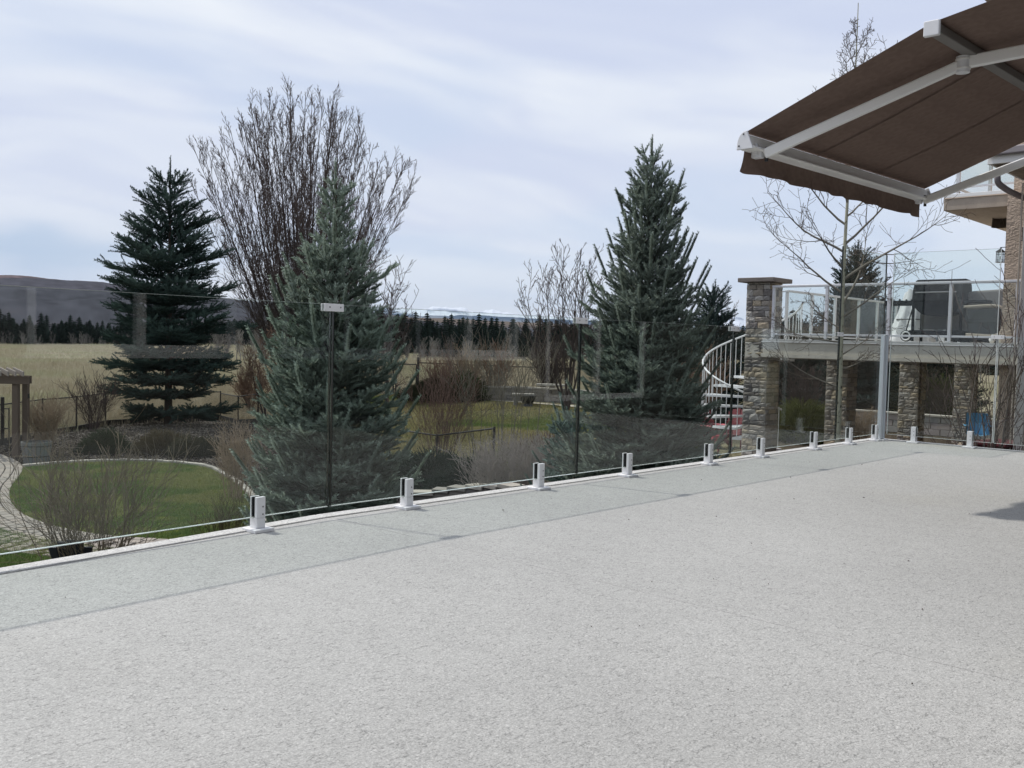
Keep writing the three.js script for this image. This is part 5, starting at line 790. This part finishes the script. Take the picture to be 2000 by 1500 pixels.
{
  const b = grounded(72, 25.4, 0.02), t = thing('barrel_planter', 'grey half barrel planter at the end of the paver path', 'planter', b), h = 0.62, n = 22;
  for (let k = 0; k < n; k++) { const a0 = k / n * 6.2832, a1 = (k + 0.93) / n * 6.2832, tb = new TB(), R = (y) => lerp(0.30, 0.385, y); for (const y of [0, 0.5]) tb.quad([Math.cos(a0) * R(y), y * h, Math.sin(a0) * R(y)], [Math.cos(a1) * R(y), y * h, Math.sin(a1) * R(y)], [Math.cos(a1) * R(y + 0.5), (y + 0.5) * h, Math.sin(a1) * R(y + 0.5)], [Math.cos(a0) * R(y + 0.5), (y + 0.5) * h, Math.sin(a0) * R(y + 0.5)]); tb.quad([Math.cos(a0) * 0.385, h, Math.sin(a0) * 0.385], [Math.cos(a1) * 0.385, h, Math.sin(a1) * 0.385], [Math.cos(a1) * 0.35, h, Math.sin(a1) * 0.35], [Math.cos(a0) * 0.35, h, Math.sin(a0) * 0.35]); part('stave', tb.geo(), mat([0.17 * (0.9 + 0.2 * h2(k, 1)), 0.175, 0.168], 0.85), t); }
  part('hoop', new THREE.TorusGeometry(0.333, 0.012, 5, 40).rotateX(Math.PI / 2).translate(0, 0.24, 0), M.fence, t); part('hoop', new THREE.TorusGeometry(0.372, 0.012, 5, 40).rotateX(Math.PI / 2).translate(0, 0.52, 0), M.fence, t);
  part('soil', cyl(0.35, 0.30, 0.5, 0, 0.27, 0, 22), mat([0.04, 0.032, 0.026], 0.98), t);
}
{ const b = grounded(228, 29.5, 0), t = thing('garden_slab', 'pale stone slab lying on the mulch left of the dark spruce', 'stone slab', b, 0.2); part('slab', box(0.55, 0.09, 0.4, 0, 0.06, 0, 0.02), M.kerb[2], t); }
{ const b = grounded(120, 25.6, 0), t = thing('garden_slab', 'small thin stone on the mulch beside the lawn edging, right of the barrel', 'stone slab', b, -0.1); part('slab', box(0.32, 0.05, 0.16, 0, 0.03, 0, 0.015), M.kerb[2], t); }
// ---------------------------------------------------------------- slatted garden chairs
function gardenChair(label, pos, turn, m, name = 'slatted_garden_chair') {
  const t = thing(name, label, 'chair', pos, turn);         // faces +z
  for (let k = 0; k < 5; k++) { const x = (k - 2) * 0.105, top = 0.98 - 0.045 * (k - 2) * (k - 2) * 0.5; const sh = beam(V(x * 0.72, 0.26, -0.06), V(x, top, -0.40), 0.099, 0.022, 0.006); part('back_slat', sh, m, t); }
  part('back_rail', [beam(V(-0.27, 0.62, -0.255), V(0.27, 0.62, -0.255), 0.02, 0.07), beam(V(-0.2, 0.33, -0.12), V(0.2, 0.33, -0.12), 0.02, 0.07)], m, t);
  for (let k = 0; k < 6; k++) part('seat_slat', box(0.5, 0.022, 0.075, 0, 0.37 - k * 0.024, 0.42 - k * 0.088, 0.005), m, t);
  for (const s of [-1, 1]) { part('arm', box(0.13, 0.024, 0.72, s * 0.34, 0.56, 0.08, 0.01), m, t); part('front_leg', box(0.03, 0.55, 0.1, s * 0.29, 0.275, 0.36, 0.005), m, t); part('back_leg', beam(V(s * 0.255, 0.36, 0.4), V(s * 0.255, 0.04, -0.5), 0.025, 0.11), m, t); part('arm_support', box(0.028, 0.3, 0.09, s * 0.29, 0.4, -0.24, 0.005), m, t); }
  for (let k = 0; k < 5; k++) for (const y of [0.62]) part('screw', cyl(0.006, 0.006, 0.008, (k - 2) * 0.088, y, -0.235, 8), M.screw, t);
  return t;
}
{ let p = onY(126, 1058, LY + 0.95); for (let k = 0; k < 4; k++) p = onY(126, 1055, ground(p.x, p.z - 0.42) + 0.98); p.z -= 0.42; p.y = ground(p.x, p.z); gardenChair('dark navy slatted garden chair below the deck edge at lower left, seen from behind', p, Math.PI + 0.15, M.chairDark); }
gardenChair('dark red slatted garden chair with pink arms left of the spiral stair foot', grounded(1397, 23.4, 0), 0.5, M.chairRed).traverse((o) => { if (o.name === 'arm') o.material = M.chairPink; });
gardenChair('dark red slatted garden chair behind the spiral stair balusters, nearer the stone column', grounded(1440, 24.2, 0), -0.5, M.chairRed).traverse((o) => { if (o.name === 'arm') o.material = M.chairPink; });
{ const b = grounded(1405, 21.6, 0), t = thing('red_pattern_cushion', 'pink patterned cushion seat behind the lowest stair balusters', 'cushion', b.setY(b.y + 0.35), 0.4); part('cushion', new RoundedBoxGeometry(0.2, 0.24, 0.1, 3, 0.04), mat([0.52, 0.13, 0.15], 0.9), t); part('legs', [box(0.03, 0.36, 0.03, -0.08, -0.26, 0, 0), box(0.03, 0.36, 0.03, 0.08, -0.26, 0, 0)], M.chairRed, t); }
// ---------------------------------------------------------------- fire pit court beyond the far lawn
{
  const L = [[785, 778], [900, 776], [1000, 775], [1110, 778], [1180, 784], [1180, 800], [1110, 797], [1040, 792], [960, 785], [860, 781], [800, 780]].map(([px, py], k) => G(px, 0.925 + 2 > 0 ? lerp(40, 35.6, clamp((py - 775) / 22)) : 0));
  const g = flatGeo(L, 0); { const p = g.attributes.position; for (let i = 0; i < p.count; i++) p.setY(i, ground(p.getX(i), p.getZ(i)) + 0.06); } g.computeVertexNormals(); structure('patio', g, mat([0.50, 0.46, 0.40], 0.9));
}
function dryWall(name, label, cat, line, h, seed, capped) {
  const t = thing(name, label, cat), r = rnd(seed), g = new RoundedBoxGeometry(1, 1, 1, 1, 0.06); const P = smoothLine(line, 200), len = [0]; for (let i = 1; i < P.length; i++) len.push(len[i - 1] + P[i].distanceTo(P[i - 1])); const tot = len[len.length - 1], rows = Math.round(h / 0.14);
  for (let row = 0; row < rows; row++) { let s = row % 2 ? 0.1 : 0; while (s < tot - 0.1) { const L = lerp(0.2, 0.42, r()), m = s + L / 2; let i = 0; while (i < len.length - 2 && len[i + 1] < m) i++; const p = P[i], d = P[i + 1].clone().sub(P[i]); const q = new THREE.Mesh(g, M.block[Math.floor(r() * 3)]); q.name = 'stone'; q.scale.set(L - 0.015, 0.132, 0.26 + 0.04 * r()); q.position.set(p.x, ground(p.x, p.z) + row * 0.14 + 0.05, p.z); q.rotation.y = Math.atan2(-d.z, d.x); t.add(q); s += L; } }
  if (capped) { let s = 0; while (s < tot - 0.15) { const L = lerp(0.3, 0.5, r()), m = Math.min(tot, s + L / 2); let i = 0; while (i < len.length - 2 && len[i + 1] < m) i++; const p = P[i], d = P[i + 1].clone().sub(P[i]); const q = new THREE.Mesh(g, M.kerb[Math.floor(r() * 3)]); q.name = 'cap_stone'; q.scale.set(L - 0.012, 0.07, 0.36); q.position.set(p.x, ground(p.x, p.z) + rows * 0.14 + 0.02, p.z); q.rotation.y = Math.atan2(-d.z, d.x); t.add(q); s += L; } }
  return t;
}
dryWall('fire_pit_wall', 'low dark stone wall curving behind the pale fire pit court', 'stone wall', [[930, 38.6], [980, 38.2], [1040, 37.9], [1090, 37.4], [1140, 36.6], [1190, 36]].map(([px, d]) => G(px, d)), 0.62, 3, true);
dryWall('retaining_wall', 'low block retaining wall just below the deck edge near the second clamp', 'retaining wall', [[735, 18.2], [790, 18.6], [860, 18.7], [930, 18.4], [1010, 17.6]].map(([px, d]) => G(px, d)), 0.42, 4, true);
{ const b = grounded(1030, 36.2, 0), t = thing('stone_bench', 'flat stone slab bench before the fire pit wall', 'bench', b, 0.05); part('seat', box(0.85, 0.08, 0.4, -0.1, 0.42, 0, 0.02), M.kerb[0], t); part('leg', box(0.16, 0.4, 0.34, -0.38, 0.19, 0, 0.03), M.block[0], t); }
{ const b = grounded(1034, 35.9, 0), t = thing('black_fire_bowl', 'small dark fire bowl standing on the pale court by the bench', 'fire bowl', b); part('bowl', new THREE.LatheGeometry([[0.02, 0.1], [0.2, 0.13], [0.3, 0.3], [0.31, 0.42], [0.28, 0.42], [0.2, 0.25], [0.02, 0.2]].map(([x, y]) => new THREE.Vector2(x, y)), 20), M.black, t); part('foot', new THREE.CylinderGeometry(0.16, 0.22, 0.14, 14).translate(0, 0.06, 0), M.black, t); }
{ const b = grounded(1078, 37, 0), t = thing('stone_slab_bench', 'long pale stone slab resting on the wall beside the bare tree', 'stone slab', b.setY(b.y + 0.72), -0.1); part('slab', box(1.1, 0.09, 0.42, 0, 0.03, 0, 0.02), M.kerb[2], t); }
// kerb line of the bed below the low fence
{ const t = thing('garden_edging', 'thin pale edging strip behind the low black fence', 'edging'); t.userData.kind = 'structure'; delete t.userData.category; const L = [[790, 27.8], [870, 26.6], [960, 25.6]].map(([px, d]) => G(px, d)); for (let k = 0; k < 2; k++) part('edging_board', beam(L[k].clone().setY(L[k].y + 0.08), L[k + 1].clone().setY(L[k + 1].y + 0.08), 0.08, 0.1), M.kerb[1], t); }
// ---------------------------------------------------------------- under the balcony
{ const t = thing('concrete_block_wall', 'sunlit grey block wall under the balcony between two stone pillars', 'retaining wall', W(31.3, -10.9, -1.72), TH), r = rnd(2), g = new RoundedBoxGeometry(0.58, 0.19, 0.25, 1, 0.012); for (let row = 0; row < 3; row++) for (let k = 0; k < 9; k++) { const m = new THREE.Mesh(g, mat([0.30 + 0.05 * r(), 0.30, 0.285], 0.9)); m.name = 'block'; m.rotation.y = Math.PI / 2; m.position.set(0, 0.1 + row * 0.2, (k - 4) * 0.6 + (row % 2) * 0.3); t.add(m); } part('cap', box(0.32, 0.06, 5.6, -0.01, 0.63, 0.1, 0.01), M.kerb[2], t); }
{ const g = flatGeo([W(20, -9.2), W(33, -9.2), W(33, -3), W(16, -3), W(16, -9.6), W(20, -9.6)], -1.665); structure('lower_patio', g, mat([0.36, 0.31, 0.26], 0.9, { map: tex(256, (x, y) => { const a = (x * 4) % 1, b = (y * 4) % 1, k = Math.min(a, 1 - a, b, 1 - b) < 0.03 ? 0.7 : 0.95; return g3(k + 0.1 * (pfbm(x * 8, y * 8, 8, 3, 4) - 0.5)); }, true) })); }
{ const b = W(27.5, -8.35, -1.66), t = thing('blue_folding_chair', 'blue fabric folding chair under the balcony beside the stone pillar', 'chair', b, TH - 1.2), blue = mat([0.13, 0.44, 0.74], 0.8), tb = new TB();
  const cl = (f, n = 10, m = 6) => { const g = new THREE.PlaneGeometry(1, 1, n, m), p = g.attributes.position; for (let i = 0; i < p.count; i++) { const q = f(p.getX(i) + 0.5, p.getY(i) + 0.5); p.setXYZ(i, q[0], q[1], q[2]); } g.computeVertexNormals(); return g; };
  part('backrest', cl((a, c) => [lerp(-0.29, 0.29, a), lerp(0.36, 0.95, c), -0.22 - 0.1 * c - 0.05 * Math.sin(a * 3.14) + 0.012 * Math.sin(a * 22 + c * 8)]), blue, t); part('seat', cl((a, c) => [lerp(-0.28, 0.28, a), 0.42 - 0.05 * Math.sin(a * 3.14) - 0.03 * (1 - c), lerp(-0.22, 0.28, c)]), blue, t);
  for (const s of [-1, 1]) { part('arm', box(0.07, 0.02, 0.5, s * 0.33, 0.62, 0.02, 0.008), blue, t); const q = new TB(); q.bar(V(s * 0.3, 0.0, 0.3), V(s * 0.3, 0.62, -0.1), 0.011, 6); q.bar(V(s * 0.3, 0.0, -0.3), V(s * 0.3, 0.64, 0.25), 0.011, 6); q.bar(V(s * 0.3, 0.4, -0.2), V(s * 0.3, 0.96, -0.34), 0.011, 6); part('frame', q.geo(), M.black, t); } }
{ const b = W(17.6, -4.9, -1.66), t = thing('red_storage_bin', 'dark red bin at the foot of the tall bare shrub', 'bin', b.copy(grounded(1965, 14.2, 0)), 0.6); part('body', new RoundedBoxGeometry(0.7, 1.3, 0.5, 2, 0.04).translate(0, 0.65, 0), mat([0.10, 0.012, 0.018], 0.6), t); part('lid', new RoundedBoxGeometry(0.76, 0.06, 0.56, 2, 0.02).translate(0, 1.33, 0), mat([0.08, 0.01, 0.015], 0.6), t); }
// ---------------------------------------------------------------- things on the balcony
{
  const t = thing('barbecue_grill', 'black barbecue grill with side shelf on the balcony', 'barbecue', W(18.15, -6.25, 1.11), TH - Math.PI / 2), bm = mat([0.016, 0.017, 0.020], 0.9), bm2 = mat([0.02, 0.021, 0.024], 0.9), z = 0;      // local x to the left-right of the view, z towards us
  // side profile of the lid, extruded along x
  const lid = new THREE.Shape(); lid.moveTo(-0.3, 0); lid.lineTo(0.28, 0); lid.lineTo(0.26, 0.14); lid.quadraticCurveTo(0.2, 0.36, 0.04, 0.38); lid.lineTo(-0.18, 0.37); lid.quadraticCurveTo(-0.29, 0.32, -0.3, 0); 
  part('lid', new THREE.ExtrudeGeometry(lid, { depth: 0.84, bevelEnabled: true, bevelSize: 0.012, bevelThickness: 0.012, bevelSegments: 2, curveSegments: 10 }).rotateY(-Math.PI / 2).translate(0.42, 0.76, 0), bm, t);
  part('lid_handle', new THREE.CylinderGeometry(0.012, 0.012, 0.72, 10).rotateZ(Math.PI / 2).translate(0, 0.9, 0.32), M.screw, t);
  const fs = new THREE.Shape(); fs.moveTo(-0.43, 0.77); fs.lineTo(0.43, 0.77); fs.lineTo(0.41, 0.66); fs.quadraticCurveTo(0.3, 0.5, 0.16, 0.48); fs.lineTo(-0.16, 0.48); fs.quadraticCurveTo(-0.3, 0.5, -0.41, 0.66); fs.closePath(); part('firebox', new THREE.ExtrudeGeometry(fs, { depth: 0.5, bevelEnabled: false }).translate(0, 0, -0.25), bm2, t);
  part('side_shelf', box(0.5, 0.04, 0.5, -0.68, 0.74, 0, 0.01), bm2, t); part('side_shelf', box(0.4, 0.04, 0.5, 0.64, 0.74, 0, 0.01), bm2, t);
  part('shelf_rim', box(0.5, 0.08, 0.03, -0.68, 0.70, 0.25, 0.008), bm, t); for (const x of [-0.6, -0.5, -0.72]) part('knob', cyl(0.018, 0.018, 0.03, x, 0.775, 0.1, 10), bm, t);
  for (const [x, zz] of [[-0.42, 0.22], [-0.42, -0.22], [0.42, 0.22], [0.42, -0.22]]) part('leg', box(0.045, 0.72, 0.045, x, 0.37, zz, 0.005), bm, t);
  part('bottom_shelf', box(0.95, 0.09, 0.48, 0, 0.17, 0, 0.01), bm2, t); part('back_panel', box(0.84, 0.45, 0.02, 0, 0.46, -0.2, 0), mat([0.22, 0.21, 0.20], 0.9), t);
  for (const x of [-0.52]) { const w = part('wheel', new THREE.CylinderGeometry(0.105, 0.105, 0.05, 24).rotateX(Math.PI / 2).translate(x, 0.105, 0.24), bm, t); part('rim', new THREE.TorusGeometry(0.075, 0.014, 8, 28).translate(x, 0.105, 0.268), M.railAlu, w); }
  part('brace', beam(V(-0.55, 0.15, 0.22), V(-0.44, 0.6, 0.22), 0.02, 0.02), bm, t); part('caster', cyl(0.04, 0.04, 0.04, 0.4, 0.04, 0.2, 12).rotateX(0), bm, t); part('caster_box', box(0.11, 0.1, 0.05, 0.12, 0.06, 0.26, 0.01), M.railAlu, t);
}
{ // pale tarp bundled beside the barbecue
  const t = thing('white_tarp_bundle', 'crumpled white tarp over furniture left of the barbecue', 'tarp', W(19.3, -7.15, 1.11), TH), g = new THREE.CylinderGeometry(0.16, 0.42, 1.02, 30, 14), p = g.attributes.position; for (let i = 0; i < p.count; i++) { const a = Math.atan2(p.getZ(i), p.getX(i)), y = p.getY(i) / 1.02 + 0.5, k = 1 + 0.14 * Math.sin(a * 7 + y * 2) * (1 - 0.5 * y) + 0.1 * Math.sin(a * 3 + 1) + 0.06 * Math.sin(a * 15 + y * 9); p.setXYZ(i, p.getX(i) * k, p.getY(i) + (y > 0.95 ? 0.04 * Math.sin(a * 4) : 0), p.getZ(i) * k); } g.computeVertexNormals(); part('tarp', g.translate(0, 0.51, 0), mat([0.60, 0.60, 0.62], 0.7), t); part('cord', new THREE.TorusGeometry(0.33, 0.012, 6, 24).rotateX(Math.PI / 2).translate(0, 0.45, 0), M.fence, t);
}
{ const t = thing('covered_furniture', 'grey fabric cover over bulky furniture right of the barbecue', 'furniture cover', W(18.7, -5.55, 1.11), TH - Math.PI / 2), sh = new THREE.Shape(); sh.moveTo(-0.62, 0.08); sh.lineTo(0.52, 0.08); sh.lineTo(0.54, 0.86); sh.quadraticCurveTo(0.5, 0.93, 0.42, 0.93); sh.lineTo(-0.18, 0.90); sh.quadraticCurveTo(-0.42, 0.86, -0.6, 0.66); sh.closePath();
  const g = new THREE.ExtrudeGeometry(sh, { depth: 0.8, bevelEnabled: true, bevelSize: 0.04, bevelThickness: 0.05, bevelSegments: 3, curveSegments: 6 }).translate(0, 0, -0.4); part('cover', g, mat([0.25, 0.235, 0.235], 0.85), t); part('hem', box(1.2, 0.05, 0.95, -0.05, 0.06, 0, 0.02), mat([0.10, 0.10, 0.105], 0.85), t); part('seam', box(0.012, 0.7, 0.012, -0.2, 0.5, 0.455, 0.003), mat([0.17, 0.16, 0.16], 0.85), t); }
{ const t = thing('patio_armchair', 'tan framed armchair with dark mesh before the grey cover', 'chair', W(17.85, -5.42, 1.11), TH - Math.PI / 2 + 0.2), tan = mat([0.42, 0.36, 0.30], 0.6), dm = mat([0.03, 0.035, 0.034], 0.8);
  part('frame', new THREE.TubeGeometry(new THREE.CatmullRomCurve3([V(-0.3, 0.62, 0.24), V(0.2, 0.64, 0.24), V(0.3, 0.6, 0.24), V(0.3, 0.2, 0.24), V(0.22, 0.14, 0.24), V(-0.25, 0.14, 0.24)]), 40, 0.022, 8), tan, t); part('frame', new THREE.TubeGeometry(new THREE.CatmullRomCurve3([V(-0.3, 0.62, -0.24), V(0.2, 0.64, -0.24), V(0.3, 0.6, -0.24), V(0.3, 0.2, -0.24), V(0.22, 0.14, -0.24), V(-0.25, 0.14, -0.24)]), 40, 0.022, 8), tan, t);
  part('mesh_panel', box(0.52, 0.42, 0.015, 0.02, 0.37, 0.2, 0), dm, t); part('seat', box(0.5, 0.05, 0.44, 0, 0.36, 0, 0.02), dm, t); part('backrest', beam(V(-0.26, 0.36, 0), V(-0.42, 0.8, 0), 0.44, 0.03), dm, t); }
{ const t = thing('planter_box', 'beige planter box on the balcony floor at its right end', 'planter', W(17.5, -4.75, 1.11), TH); part('box', [box(0.28, 0.16, 0.03, 0, 0.08, 0.25, 0.006), box(0.28, 0.16, 0.03, 0, 0.08, -0.25, 0.006), box(0.03, 0.16, 0.5, 0.13, 0.08, 0, 0.006), box(0.03, 0.16, 0.5, -0.13, 0.08, 0, 0.006)], M.beige, t); part('soil', box(0.24, 0.1, 0.46, 0, 0.06, 0, 0), M.barkDark, t); }
{ const t = thing('white_bag', 'small white bag on the balcony floor under the grey cover', 'bag', W(17.35, -5.12, 1.11), TH); const g = new THREE.SphereGeometry(0.07, 14, 10), p = g.attributes.position; for (let i = 0; i < p.count; i++) { const k = 1 + 0.25 * (h2(i % 14, Math.floor(i / 15)) - 0.5); p.setXYZ(i, p.getX(i) * k, p.getY(i) * 1.25 * k, p.getZ(i) * k); } g.computeVertexNormals(); part('bag', g.scale(0.7, 0.7, 0.7).translate(0, 0.055, 0), M.white, t); part('knot', cyl(0.006, 0.018, 0.04, 0, 0.125, 0, 8), M.white, t); }

// ---------------------------------------------------------------- finish
scene.traverse((o) => { if (o.isMesh) { o.castShadow = true; o.receiveShadow = true; } });
renderer.render(scene, camera);
